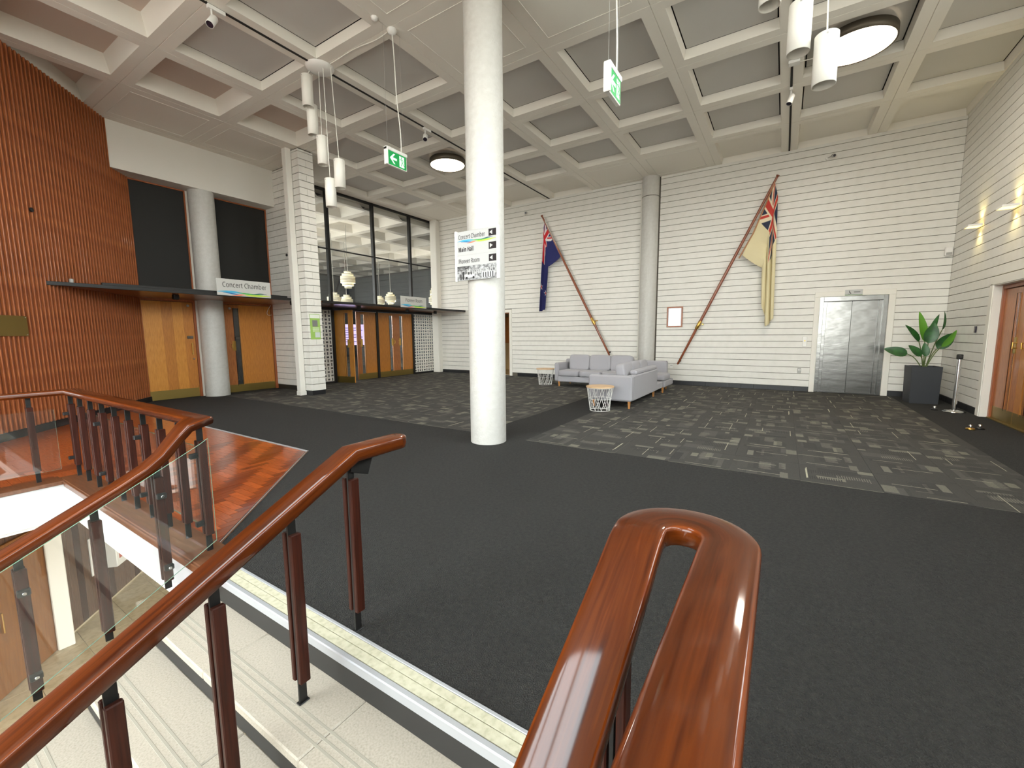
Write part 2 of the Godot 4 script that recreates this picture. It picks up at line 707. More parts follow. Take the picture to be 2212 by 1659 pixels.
# ------------------------------------------------------------------ floor
func poly_intersect(a: PackedVector2Array, b: PackedVector2Array) -> Array:
	return Geometry2D.intersect_polygons(a, b)


func build_floor() -> void:
	var fl := struct_node("floor", "dark charcoal carpet floor with two fields of patterned tiles and a parquet corner", "floor")
	var st := mb()
	# slab under all of the upper floor, with the stair void left out
	span(st, -13.0, 3.4, -0.30, -0.012, -13.5, -1.12)
	span(st, -0.2, 3.4, -0.30, -0.012, -1.12, 7.6)
	span(st, -10.0, -6.34, -0.30, -0.012, -1.12, 7.6)
	part("floor_slab", st, M.fascia, fl)
	# broadloom
	st = mb()
	var cp := PackedVector2Array([Vector2(-12.5, -13.15), Vector2(3.2, -13.15), Vector2(3.2, 7.5), Vector2(-0.2, 7.5), Vector2(-0.2, -1.24), Vector2(-3.30, -1.24), Vector2(-5.18, -3.12), Vector2(-12.5, -3.12)])
	slab(st, cp, 0.0, 0.012)
	part("carpet", st, M.carpet, fl)
	# carpet tiles, laid a few millimetres proud
	carpet_field(fl, -3.02, 2.18, 8, -13.0, -5.09, 12)
	carpet_field(fl, -12.0, -3.86, 12, -13.0, -5.11, 12)
	# aluminium strips between carpet and parquet
	st = mb()
	span(st, -12.4, -5.18, -0.005, 0.006, -3.135, -3.105, 0.002)
	part("edge_strip", st, M.alu, fl)
	st = mb()
	rod_strip(st, Vector3(-5.18, 0.001, -3.12), Vector3(-3.30, 0.001, -1.24), 0.012)
	part("edge_strip", st, M.trim_wood, fl)
	# parquet in herringbone
	var pq := struct_node("floor", "glossy reddish herringbone parquet floor beside the stair void", "floor")
	var region := PackedVector2Array([Vector2(-5.2, -3.1), Vector2(-3.34, -1.24), Vector2(-3.34, -1.22), Vector2(-6.52, -1.22), Vector2(-6.52, 2.4), Vector2(-8.6, 2.4), Vector2(-8.6, -0.2), Vector2(-11.8, -3.1)])
	st = mb()
	slab(st, region, -0.004, 0.008)
	part("parquet_bed", st, M.slat_back, pq)
	var L := 0.30
	var W := 0.075
	var blocks := []
	for a in range(-60, 60):
		for b in range(-14, 14):
			for k in 2:
				# blocks along x and along z step past each other
				var ox := -6.5 + a * W + b * L
				var oz := -1.0 + a * W - b * L
				var r: Rect2
				if k == 0:
					r = Rect2(ox, oz, L, W)
				else:
					r = Rect2(ox, oz + W, W, L)
				var c := r.get_center()
				if c.x > -3.2 or c.x < -12 or c.y < -3.4 or c.y > 2.6:
					continue
				blocks.append([c.length_squared(), r, k])
	blocks.sort_custom(func(p, q): return p[0] < q[0])
	var rest := mb()
	var count := 0
	for bl in blocks:
		var r: Rect2 = bl[1].grow(-0.0012)
		var rp := PackedVector2Array([r.position, Vector2(r.end.x, r.position.y), r.end, Vector2(r.position.x, r.end.y)])
		var inside := poly_intersect(rp, region)
		if inside.is_empty() or inside[0].size() < 3:
			continue
		var y := rng.randf_range(-0.0006, 0.0006)
		var in_view: bool = r.get_center().y < 0.2
		if count < 300 and in_view:
			st = mb()
			slab(st, inside[0], y, 0.006)
			part("parquet_block", st, M.parquet[(rng.randi() % 2) * 2 + bl[2]] if rng.randf() < 0.85 else M.parquet[4], pq)
			count += 1
		else:
			slab(rest, inside[0], y, 0.006)
	part("parquet_remainder", rest, M.parquet[0], pq).set_meta("kind", "stuff")


func rod_strip(st: SurfaceTool, a: Vector3, b: Vector3, w: float) -> void:
	var d := (b - a).normalized()
	bx(st, (a + b) / 2, Vector3((b - a).length(), 0.01, w), 0.002, Basis(d, Vector3.UP, d.cross(Vector3.UP)))


func carpet_field(parent: Node, x0: float, x1: float, nx: int, z0: float, z1: float, nz: int) -> void:
	var sx := (x1 - x0) / nx
	var sz := (z1 - z0) / nz
	for t in 2:
		var st := mb()
		var hx := sx / 2 - 0.0012
		var hz := sz / 2 - 0.0012
		var uv := [Vector2(0, 1), Vector2(1, 1), Vector2(1, 0), Vector2(0, 0)] if t == 0 else [Vector2(0, 0), Vector2(0, 1), Vector2(1, 1), Vector2(1, 0)]
		quv(st, [Vector3(-hx, 0.004, hz), Vector3(hx, 0.004, hz), Vector3(hx, 0.004, -hz), Vector3(-hx, 0.004, -hz)], uv)
		for e in [[-hx, hz, hx, hz], [hx, hz, hx, -hz], [hx, -hz, -hx, -hz], [-hx, -hz, -hx, hz]]:
			st.set_uv(Vector2(0.5, 0.5))
			quad(st, Vector3(e[0], -0.002, e[1]), Vector3(e[2], -0.002, e[3]), Vector3(e[2], 0.004, e[3]), Vector3(e[0], 0.004, e[1]))
		st.generate_normals()
		cache["ct%d" % t] = st.commit()
	for i in nx:
		for j in nz:
			var o := part("carpet_tile", cache["ct%d" % (rng.randi() % 2)], M.tiles[rng.randi() % 6], parent, Vector3(x0 + (i + 0.5) * sx, 0, z0 + (j + 0.5) * sz))
			o.rotation.y = PI if rng.randf() < 0.5 else 0.0


# ------------------------------------------------------------------ ceiling
func coffer_mesh(w: float, l: float, lo: Vector4, depth: float, draft: float) -> Array:
	# module w (x) by l (z) with its corner at 0,0; lo = margins left, right, front(-z), back(+z); faces look down
	var key := "cof%.3f_%.3f_%s_%.3f" % [w, l, lo, depth]
	if cache.has(key):
		return cache[key]
	var st := mb()
	var g := 0.006
	var up := 0.012
	var o := [Vector3(g, 0, g), Vector3(w - g, 0, g), Vector3(w - g, 0, l - g), Vector3(g, 0, l - g)]
	var s := [Vector3(0, up, 0), Vector3(w, up, 0), Vector3(w, up, l), Vector3(0, up, l)]
	var i := [Vector3(lo.x, 0, lo.z), Vector3(w - lo.y, 0, lo.z), Vector3(w - lo.y, 0, l - lo.w), Vector3(lo.x, 0, l - lo.w)]
	var t := []
	var dx0 := draft if lo.x > 0.01 else 0.0
	var dx1 := draft if lo.y > 0.01 else 0.0
	var dz0 := draft if lo.z > 0.01 else 0.0
	var dz1 := draft if lo.w > 0.01 else 0.0
	t = [Vector3(lo.x + dx0, depth, lo.z + dz0), Vector3(w - lo.y - dx1, depth, lo.z + dz0), Vector3(w - lo.y - dx1, depth, l - lo.w - dz1), Vector3(lo.x + dx0, depth, l - lo.w - dz1)]
	var sets := [[s, o], [o, i], [i, t]]
	var below := Vector3(w / 2, -2, l / 2)
	for pair in sets:
		for k in 4:
			var a: Array = pair[0]
			var b: Array = pair[1]
			var m := (k + 1) % 4
			var q := [a[k], a[m], b[m], b[k]]
			var n: Vector3 = (q[1] - q[0]).cross(q[2] - q[0])
			if n.length() < 1e-9:
				continue
			if n.dot(below - (q[0] + q[2]) / 2) < 0:
				q.reverse()
			quad(st, q[0], q[1], q[2], q[3])
	st.generate_normals()
	cache[key] = [st.commit(), t]
	return cache[key]


func build_ceiling() -> void:
	var c := struct_node("ceiling", "coffered plaster ceiling with grey acoustic panels between pale ribs", "ceiling")
	var st := mb()
	span(st, -27.0, 3.4, 6.42, 6.6, -20.8, -0.7)
	span(st, -27.0, -4.6, 6.42, 6.6, -0.7, 7.8)
	span(st, -1.4, 3.4, 6.42, 6.6, -0.7, 7.8)
	span(st, -4.6, -1.4, 6.42, 6.6, 2.2, 7.8)
	part("roof_slab", st, M.gap, c)
	st = mb()                                                                # plain soffits that the modules do not reach
	span(st, -13.4, 3.2, CEIL, 6.42, GZ + 7 * G, -0.7)
	span(st, -13.4, -4.6, CEIL, 6.42, -0.7, 7.7)
	span(st, -1.4, 3.2, CEIL, 6.42, -0.7, 7.7)
	span(st, -4.6, -1.4, CEIL, 6.42, 2.2, 7.7)
	span(st, LEFT - 0.2, GX - 7 * G, CEIL, 6.42, -13.3, -1.5)
	part("plain_soffit", st, M.rib, c)
	var flat := [[1, 0], [2, 0], [1, 4], [2, 4], [1, 5], [2, 5], [6, 0], [6, 3], [6, 4], [6, 5], [0, 6], [1, 6]]
	var deep := [[5, 4], [5, 5], [5, 6], [4, 6], [6, 6]]
	for i in range(-2, 7):
		for j in 7:
			var x0 := GX - G * (i + 1)
			var x1 := GX - G * i
			var z0 := GZ + G * j
			if i == -2:
				x1 = RIGHT
			var w := x1 - x0
			var at := Vector3(x0, CEIL, z0)
			if [i, j] in flat:
				st = mb()
				var me: Array = coffer_mesh(w, G, Vector4(w / 2 - 0.001, w / 2 - 0.001, G / 2 - 0.001, G / 2 - 0.001), 0.002, 0.0)
				var o := part("flat_module", me[0], M.rib, c, at)
				st = mb()
				var f := 0.2
				for e in [[f, w - f, f, f], [f, w - f, G - f, G - f], [f, f, f, G - f], [w - f, w - f, f, G - f]]:
					span(st, e[0] - 0.006, e[1] + 0.006, -0.006, 0.002, e[2] - 0.006, e[3] + 0.006, 0.002)
				part("bead", st, M.white, o)
				continue
			var is_deep: bool = [i, j] in deep
			var lo := Vector4(0.165, 0.165 if i != -2 else 0.03, 0.165 if j > 0 else 0.02, 0.165)
			var dep := 0.27 if is_deep else 0.15
			var dr := 0.09 if is_deep else 0.02
			var me2: Array = coffer_mesh(w, G, lo, dep, dr)
			var o2 := part("coffer", me2[0], M.rib, c, at)
			var t: Array = me2[1]
			var gp := 0.0 if is_deep or j == 0 else 0.02
			st = mb()
			span(st, t[0].x + gp, t[1].x - gp, dep - (0.0 if is_deep else 0.006), dep + 0.02, t[0].z + gp, t[2].z - gp)
			part("coffer_panel", st, M.cream if is_deep else (M.rib if j == 0 else M.panel), o2)
			if gp > 0:
				st = mb()
				span(st, t[0].x - 0.02, t[1].x + 0.02, dep + 0.05, dep + 0.07, t[0].z - 0.02, t[2].z + 0.02)
				part("coffer_backing", st, M.gap, o2)
	# lighting tracks let into two seams
	for x in [GX - 4 * G, GX]:
		st = mb()
		span(st, x - 0.018, x + 0.018, CEIL - 0.012, CEIL + 0.02, BACK + 0.02, -1.5)
		part("track", st, M.gap, c)


# ------------------------------------------------------------------ walls
func courses_on(parent: Node, called: String, segs_of: Callable, thick: float, along_x: bool, face: float, sign_: float, m: Material, y_top: float) -> void:
	var k := 0
	while true:
		var y0 := 0.12 + COURSE * k
		if y0 > y_top - 0.02:
			break
		var y1 := minf(y0 + COURSE, y_top)
		for s in segs_of.call(k, y0, y1):
			var mid := Vector3.ZERO
			var size := Vector3.ZERO
			var ln: float = absf(s[1] - s[0])
			if along_x:
				size = Vector3(ln, y1 - y0 - 0.010, thick)
				mid = Vector3((s[0] + s[1]) / 2, (y0 + y1) / 2, face - sign_ * thick / 2)
			else:
				size = Vector3(thick, y1 - y0 - 0.010, ln)
				mid = Vector3(face - sign_ * thick / 2, (y0 + y1) / 2, (s[0] + s[1]) / 2)
			part(called, box(size, 0.0025), m, parent, mid)
		k += 1


func build_walls() -> void:
	# back wall
	var wb := struct_node("wall_back", "long white block wall with open bed joints behind the sofa and flags", "wall")
	var st := mb()
	span(st, -12.06, -9.42, -0.3, 6.42, BACK - 0.35, BACK - 0.022)
	span(st, -9.42, -8.44, 2.30, 6.42, BACK - 0.35, BACK - 0.022)
	span(st, -8.44, 0.70, -0.3, 6.42, BACK - 0.35, BACK - 0.022)
	span(st, 0.70, 2.03, 2.36, 6.42, BACK - 0.35, BACK - 0.022)
	span(st, 2.03, 3.5, -0.3, 6.42, BACK - 0.35, BACK - 0.022)
	part("wall_core", st, M.joint, wb)
	courses_on(wb, "block_course", func(_k, y0, _y1):
		if y0 < 2.28:
			return [[-12.05, -9.53], [-8.34, -3.74], [-3.21, 0.69], [2.04, 3.0]]
		if y0 < 2.40:
			return [[-12.05, -9.53], [-8.34, -3.74], [-3.21, 0.69], [2.04, 3.0]]
		return [[-12.05, -3.74], [-3.21, 3.0]], 0.03, true, BACK, 1.0, M.white_board, 6.2)
	# black skirting tiles
	var sk := struct_node("baseboard_back", "black tile skirting along the white back wall", "skirting")
	var x := -12.0
	while x < 2.95:
		var x1 := minf(x + 0.30, 2.98)
		var mid := (x + x1) / 2
		if not (mid > -9.6 and mid < -8.2) and not (mid > 0.6 and mid < 2.15) and not (mid > -3.75 and mid < -3.2):
			boxat("skirting_tile", x + 0.002, x1 - 0.002, 0.0, 0.115, BACK - 0.01, BACK + 0.012, 0.002, M.black_tile, sk)
		x = x1
	# doorway in the back wall
	var dw := struct_node("trim_1", "white timber architrave round the small doorway behind the main column", "door frame")
	boxat("jamb", -8.44, -8.33, 0.0, 2.30, BACK - 0.1, BACK + 0.02, 0.004, M.white, dw)
	boxat("jamb", -9.53, -9.42, 0.0, 2.30, BACK - 0.1, BACK + 0.02, 0.004, M.white, dw)
	boxat("head", -9.53, -8.33, 2.30, 2.41, BACK - 0.1, BACK + 0.02, 0.004, M.white, dw)
	boxat("lining", -8.47, -8.44, 0.0, 2.29, BACK - 0.35, BACK - 0.0, 0.003, M.frame, dw)
	boxat("lining", -9.42, -8.44, 2.27, 2.30, BACK - 0.35, BACK - 0.0, 0.003, M.frame, dw)
	# passage behind it
	var ps := struct_node("wall_passage", "short passage with timber cupboard seen through the small doorway", "wall")
	st = mb()
	span(st, -11.0, -7.0, -0.02, 2.8, -15.4, -15.2)
	span(st, -7.2, -7.0, -0.02, 2.8, -15.4, BACK - 0.35)
	span(st, -11.2, -11.0, -0.02, 2.8, -15.4, BACK - 0.35)
	span(st, -11.0, -7.0, 2.7, 2.9, -15.4, BACK - 0.35)
	span(st, -11.0, -7.0, -0.1, 0.0, -15.4, BACK - 0.35)
	part("passage_shell", st, mat(c8(190, 160, 110), 0.7), ps)
	boxat("timber_panel", -10.9, -8.0, 1.15, 2.25, -15.19, -15.1, 0.004, M.ply_c, ps)
	# right wall
	var wr := struct_node("wall_right", "white block wall on the right with open bed joints and two wall lamps", "wall")
	st = mb()
	span(st, RIGHT + 0.022, RIGHT + 0.4, -0.3, 6.42, -13.4, -10.68)
	span(st, RIGHT + 0.022, RIGHT + 0.4, 2.30, 6.42, -10.68, -8.9)
	span(st, RIGHT + 0.022, RIGHT + 0.4, -0.3, 3.5, -8.9, 7.8)
	span(st, RIGHT + 0.022, RIGHT + 0.4, 5.7, 6.42, -8.9, 7.8)
	for k in 6:  # piers between the openings of the added clerestory
		span(st, RIGHT + 0.022, RIGHT + 0.4, 3.5, 5.7, -8.9 + k * 3.2 - (0.0 if k else 0.0), -8.9 + k * 3.2 + (1.2 if k == 0 else 0.3))
	part("wall_core", st, M.joint, wr)
	courses_on(wr, "block_course", func(_k, y0, _y1):
		if y0 < 2.40:
			return [[-13.08, -10.80], [-8.78, -6.0]]
		if y0 > 3.4 and y0 < 5.7:
			return [[-13.08, -7.7]]
		return [[-13.08, -6.0]], 0.03, false, RIGHT, -1.0, M.white_board, 6.2)
	boxat("plain_wall", RIGHT, RIGHT + 0.03, 0.12, 3.5, -6.0, 7.7, 0.0, M.white, wr)
	boxat("added_clerestory_pane", RIGHT + 0.2, RIGHT + 0.21, 3.5, 5.7, -7.7, 7.6, 0.0, M.glass, wr)  # clerestory is added out of view to brighten the left doors and slats
	var sr := struct_node("baseboard_right", "black tile skirting along the white right wall", "skirting")
	var z := -13.05
	while z < -10.85:
		var z1 := minf(z + 0.3, -10.82)
		boxat("skirting_tile", RIGHT - 0.012, RIGHT + 0.01, 0.0, 0.115, z + 0.002, z1 - 0.002, 0.002, M.black_tile, sr)
		z = z1


func wood_z(x: float) -> float:
	return -1.12 + 0.9 * (x + 9.55)


func build_wood_wall() -> void:
	var w := struct_node("wall_timber", "angled wall of narrow vertical reddish timber slats on the left", "wall")
	var d := Vector3(1, 0, 0.9).normalized()
	var nrm := Vector3(0.9, 0, -1).normalized()                              # towards the hall
	if nrm.dot(Vector3(0, 0, 0) - Vector3(-10, 0, wood_z(-10))) < 0:
		nrm = -nrm
	var bs := Basis(d, Vector3.UP, d.cross(Vector3.UP))
	var a := Vector3(-12.6, 0, wood_z(-12.6))
	var b := Vector3(-8.6, 0, wood_z(-8.6))
	var st := mb()
	bx(st, (a + b) / 2 + Vector3(0, 2.83, 0) - nrm * 0.14, Vector3((b - a).length(), 6.26, 0.24), 0.0, bs)
	part("wall_core", st, M.slat_back, w)
	st = mb()
	bx(st, (a + b) / 2 + Vector3(0, 6.21, 0) - nrm * 0.14, Vector3((b - a).length(), 0.48, 0.26), 0.0, bs)
	part("plaster_over", st, M.rib, w)
	var pitch := 0.0425
	var n := int((b - a).length() / pitch)
	# two widths of slat take turns: a broad flat one and a narrow proud one coloured as if lit
	for k in n:
		var wide := k % 2 == 0
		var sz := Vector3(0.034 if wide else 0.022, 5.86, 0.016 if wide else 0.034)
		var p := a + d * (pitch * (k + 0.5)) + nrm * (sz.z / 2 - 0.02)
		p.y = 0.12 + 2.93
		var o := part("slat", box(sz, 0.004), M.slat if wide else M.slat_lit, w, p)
		o.basis = bs
	st = mb()
	bx(st, (a + b) / 2 + Vector3(0, 0.06, 0) + nrm * 0.005, Vector3((b - a).length(), 0.12, 0.03), 0.003, bs)
	var sk := obj("baseboard_timber", st, M.black_tile)
	tag(sk, "black skirting at the foot of the timber slat wall", "skirting", "", "structure")
	# brass plaque
	var pl := thing("plaque", "blank brass plaque fixed on the timber slat wall", "plaque")
	var pc := Vector3(-9.80, 1.69, wood_z(-9.80)) + nrm * 0.022
	st = mb()
	bx(st, pc, Vector3(0.62, 0.31, 0.012), 0.003, bs)
	part("plate", st, M.brass_dull, pl)
	for sx in [-0.28, 0.28]:
		for sy in [-0.13, 0.13]:
			st = mb()
			bx(st, pc + d * sx + Vector3(0, sy, 0) + nrm * 0.008, Vector3(0.016, 0.016, 0.008), 0.003, bs)
			part("screw", st, M.chrome, pl)
	# round black sensor on the slats
	var se := mb()
	var sp := Vector3(-10.31, 3.55, wood_z(-10.31)) + nrm * 0.03
	cyl(se, sp, 0.035, 0.03, 16, along(Vector3.ZERO, nrm), 0.006)
	tag(obj("wall_sensor", se, M.black), "small round black sensor high on the timber slat wall", "sensor", "round black wall sensors")


func build_pier() -> void:
	# short block wall and pier between the concert doors and the glazed screen
	var w := struct_node("wall_pier", "short white block wall and pier between concert doors and glazed screen", "wall")
	var st := mb()
	span(st, -12.7, -10.43, -0.3, 6.42, -6.90, -6.742)
	span(st, -10.42, -10.03, -0.3, 6.42, -6.61, -6.28)
	part("wall_core", st, M.joint, w)
	courses_on(w, "block", func(k, _y0, _y1):
		var out := []
		var x := -12.45 + (0.17 if k % 2 else 0.0)
		if k % 2:
			out.append([-12.45, x - 0.001])
		while x < -10.42:
			out.append([x + 0.0008, minf(x + 0.339, -10.42)])
			x += 0.34
		return out, 0.03, true, -6.72, 1.0, M.white_board, 5.96)
	# pier courses: one or two blocks each
	var k := 0
	while 0.12 + COURSE * k < 5.95:
		var y0 := 0.12 + COURSE * k
		var y1 := minf(y0 + COURSE, 5.96) - 0.011
		if k % 2:
			boxat("block", -10.45, -10.0, y0, y1, -6.64, -6.446, 0.006, M.white_board, w)
			boxat("block", -10.45, -10.0, y0, y1, -6.444, -6.25, 0.006, M.white_board, w)
		else:
			boxat("block", -10.45, -10.0, y0, y1, -6.64, -6.25, 0.006, M.white_board, w)
		k += 1
	boxat("skirting", -12.4, -10.45, 0.0, 0.115, -6.74, -6.712, 0.002, M.black_tile, w)
	boxat("skirting", -10.44, -10.01, 0.0, 0.115, -6.63, -6.262, 0.002, M.black_tile, w)
	# square white duct in the angle
	var d := thing("duct", "square white painted duct running up the block pier to the ceiling", "duct")
	boxat("duct_body", -10.42, -10.26, 0.0, CEIL, -6.24, -6.10, 0.006, M.white, d)
	boxat("duct_cover", -10.43, -10.25, 0.0, 0.1, -6.25, -6.09, 0.003, M.white, d)
	# poster on the end of the pier
	var po := thing("poster", "small green and white poster on the end of the block pier", "poster")
	boxat("sheet", -9.999, -9.995, 1.42, 2.05, -6.57, -6.30, 0.0, mat(c8(150, 186, 92), 0.6), po)
	boxat("heading", -9.995, -9.993, 1.95, 2.04, -6.56, -6.31, 0.0, mat(c8(222, 226, 214), 0.6), po)
	boxat("picture", -9.995, -9.992, 1.74, 1.9, -6.50, -6.36, 0.0, mat(c8(120, 120, 116), 0.6), po)
	boxat("picture", -9.995, -9.992, 1.47, 1.6, -6.55, -6.42, 0.0, mat(c8(196, 204, 200), 0.6), po)
	for r in 5:
		boxat("text_line", -9.995, -9.992, 1.62 + r * 0.022, 1.628 + r * 0.022, -6.54, -6.36, 0.0, mat(c8(226, 232, 210), 0.6), po)
	st = mb()
	cyl(st, Vector3(-11.53, 3.70, -6.71), 0.035, 0.03, 16, along(Vector3.ZERO, Vector3(0, 0, 1)), 0.005)
	tag(obj("wall_sensor", st, M.black), "small round black sensor on the short white block wall", "sensor", "round black wall sensors")


# a plain timber leaf in the plane x = face, hinged by z; boards of veneer, kick plate and furniture
func veneer_leaf(parent: Node, w: float, h: float, slot: float, mats: Array) -> void:
	# local frame: leaf spans z 0..-w (hinge at z 0), faces +x
	if slot < 0:
		var n := mats.size()
		for k in n:
			boxat("veneer", -0.02, 0.02, 0.0, h, -w * (k + 1) / n + 0.0004, -w * k / n, 0.001, mats[k], parent)
	else:
		var s0 := slot - 0.075
		var s1 := slot + 0.075
		boxat("veneer", -0.02, 0.02, 0.0, h, -s0, 0.0, 0.002, mats[0], parent)
		boxat("veneer", -0.02, 0.02, 0.0, h, -w, -s1, 0.002, mats[1], parent)
		boxat("rail", -0.02, 0.02, h - 0.09, h, -s1, -s0, 0.001, mats[0], parent)
		boxat("rail", -0.02, 0.02, 0.0, 0.17, -s1, -s0, 0.001, mats[0], parent)
		boxat("vision_pane", -0.004, 0.004, 0.17, h - 0.09, -s1, -s0, 0.0, M.glass, parent)
		boxat("bead", 0.02, 0.026, 0.17, h - 0.09, -s1 - 0.006, -s1 + 0.004, 0.001, M.leg, parent)
		boxat("bead", 0.02, 0.026, 0.17, h - 0.09, -s0 - 0.004, -s0 + 0.006, 0.001, M.slip, parent)


func build_concert_doors() -> void:
	var wl := struct_node("wall_left", "wall over the concert doors with a white bulkhead on top", "wall")
	var st := mb()
	span(st, LEFT - 0.3, LEFT - 0.06, -0.3, 6.42, -6.9, -3.5)
	part("wall_core", st, M.black_panel, wl)
	st = mb()
	span(st, LEFT - 0.1, -12.0, 5.03, 6.0, -6.74, -3.2)
	part("bulkhead", st, M.white, wl)
	st = mb()
	span(st, LEFT - 0.06, LEFT, 0.0, 5.03, -5.36, -4.80)
	part("reveal", st, M.white, wl)
	# upper panels with timber edging
	for e in [[-4.80, -3.66], [-6.72, -5.36]]:
		var p := struct_node("trim_%d" % (2 if e[0] > -5 else 3), "tall black panel with thin orange timber edging over %s concert door" % ("the left" if e[0] > -5 else "the right"), "panel")
		boxat("panel", LEFT - 0.05, LEFT - 0.02, 2.42, 5.03, e[0], e[1], 0.0, M.black_panel, p)
		boxat("edging", LEFT - 0.04, LEFT + 0.01, 2.42, 5.03, e[0], e[0] + 0.03, 0.002, M.frame, p)
		boxat("edging", LEFT - 0.04, LEFT + 0.01, 2.42, 5.03, e[1] - 0.03, e[1], 0.002, M.frame, p)
		boxat("edging", LEFT - 0.04, LEFT + 0.01, 5.0, 5.03, e[0] + 0.03, e[1] - 0.03, 0.002, M.frame, p)
	# left door, shut
	var d1 := struct_node("door_1", "plain orange veneer concert door beside the timber slat wall", "door")
	boxat("frame", LEFT - 0.05, LEFT + 0.012, 0.0, 2.42, -4.80, -4.745, 0.003, M.frame, d1)
	boxat("frame", LEFT - 0.05, LEFT + 0.012, 2.36, 2.42, -4.745, -3.68, 0.003, M.frame, d1)
	var lf := Node3D.new()
	lf.name = "leaf"
	d1.add_child(lf)
	lf.position = Vector3(LEFT - 0.025, 0.01, -3.67)
	veneer_leaf(lf, 1.07, 2.34, -1.0, [M.ply_a, M.ply_a, M.ply_b, M.ply_a, M.ply_b])
	boxat("kick_plate", 0.02, 0.024, 0.0, 0.22, -1.06, -0.01, 0.001, M.brass_dull, lf)
	door_pull(lf, -0.98, 1.2, true)
	boxat("lock_plate", 0.02, 0.03, 1.45, 1.52, -1.03, -0.90, 0.003, M.steel, lf)
	st = mb()
	cyl(st, Vector3(0.035, 0.95, -1.0), 0.02, 0.03, 14, along(Vector3.ZERO, Vector3(1, 0, 0)), 0.004)
	part("lock", st, M.chrome, lf)
	st = mb()
	cyl(st, Vector3(0.035, 2.26, -0.97), 0.028, 0.03, 14, along(Vector3.ZERO, Vector3(1, 0, 0)), 0.004)
	part("door_sensor", st, M.plastic_grey, lf)
	# right door
	var d2 := struct_node("door_2", "orange veneer concert door with dark vision slot beside the white block wall", "door")
	boxat("frame", LEFT - 0.05, LEFT + 0.012, 0.0, 2.42, -5.42, -5.36, 0.003, M.frame, d2)
	boxat("frame", LEFT - 0.05, LEFT + 0.012, 0.0, 2.42, -6.73, -6.66, 0.003, M.frame, d2)
	boxat("frame", LEFT - 0.05, LEFT + 0.012, 2.36, 2.42, -6.66, -5.42, 0.003, M.frame, d2)
	lf = Node3D.new()
	lf.name = "leaf"
	d2.add_child(lf)
	lf.position = Vector3(LEFT - 0.025, 0.01, -5.43)
	veneer_leaf(lf, 1.22, 2.34, 0.30, [M.ply_c, M.ply_b])
	boxat("slot_backing", -0.018, -0.008, 0.17, 2.25, -0.355, -0.245, 0.0, M.black, lf)
	boxat("kick_plate", 0.02, 0.024, 0.0, 0.2, -1.21, -0.01, 0.001, M.brass_dull, lf)
	boxat("lock_plate", 0.02, 0.03, 1.42, 1.49, -0.36, -0.24, 0.003, M.steel, lf)
	boxat("push_plate", 0.02, 0.028, 1.12, 1.38, -0.24, -0.16, 0.003, M.brass, lf)
	door_pull(lf, -0.13, 1.24, false)
	st = mb()
	cyl(st, Vector3(0.035, 2.24, -0.15), 0.03, 0.03, 14, along(Vector3.ZERO, Vector3(1, 0, 0)), 0.004)
	part("door_sensor", st, M.plastic_grey, lf)
	# canopy
	var cn := thing("canopy", "thin black edged timber canopy over the concert doors", "canopy", Vector3.ZERO, 0.0, "timber canopies over the doors")
	st = mb()
	slab(st, PackedVector2Array([Vector2(-10.47, wood_z(-10.47) + 0.02), Vector2(-12.4, wood_z(-12.4) + 0.02), Vector2(-12.4, -6.70), Vector2(-10.47, -6.70)]), 2.44, 0.035)
	part("canopy_board", st, M.canopy_wood, cn)
	boxat("edge_strip", -10.47, -10.43, 2.39, 2.455, -6.42, wood_z(-10.47) + 0.05, 0.004, M.black_metal, cn)
	boxat("steel_angle", -10.56, -10.49, 2.44, 2.50, -6.05, -2.62, 0.004, M.black_metal, cn)
	for q in [[-11.0, -3.9], [-10.7, -6.3]]:
		st = mb()
		span(st, q[0] - 0.06, q[0] + 0.06, 2.30, 2.405, q[1] - 0.05, q[1] + 0.05, 0.015)
		part("spotlight", st, M.black, cn)
	st = mb()
	cyl(st, Vector3(-10.6, 2.49, -2.25), 0.03, 0.09, 12, Basis(), 0.01)
	tag(obj("finial", st, M.plastic_grey), "small pale knob standing on the left end of the concert canopy", "fitting")


func door_pull(parent: Node, z: float, y: float, tall: bool) -> void:
	var st := mb()
	var h := 0.15 if tall else 0.05
	rod(st, Vector3(0.07, y - h, z), Vector3(0.07, y + h, z), 0.011, 10)
	rod(st, Vector3(0.02, y - h * 0.8, z), Vector3(0.075, y - h * 0.8, z), 0.009, 8)
	rod(st, Vector3(0.02, y + h * 0.8, z), Vector3(0.075, y + h * 0.8, z), 0.009, 8)
	part("door_handle", st, M.brass, parent)


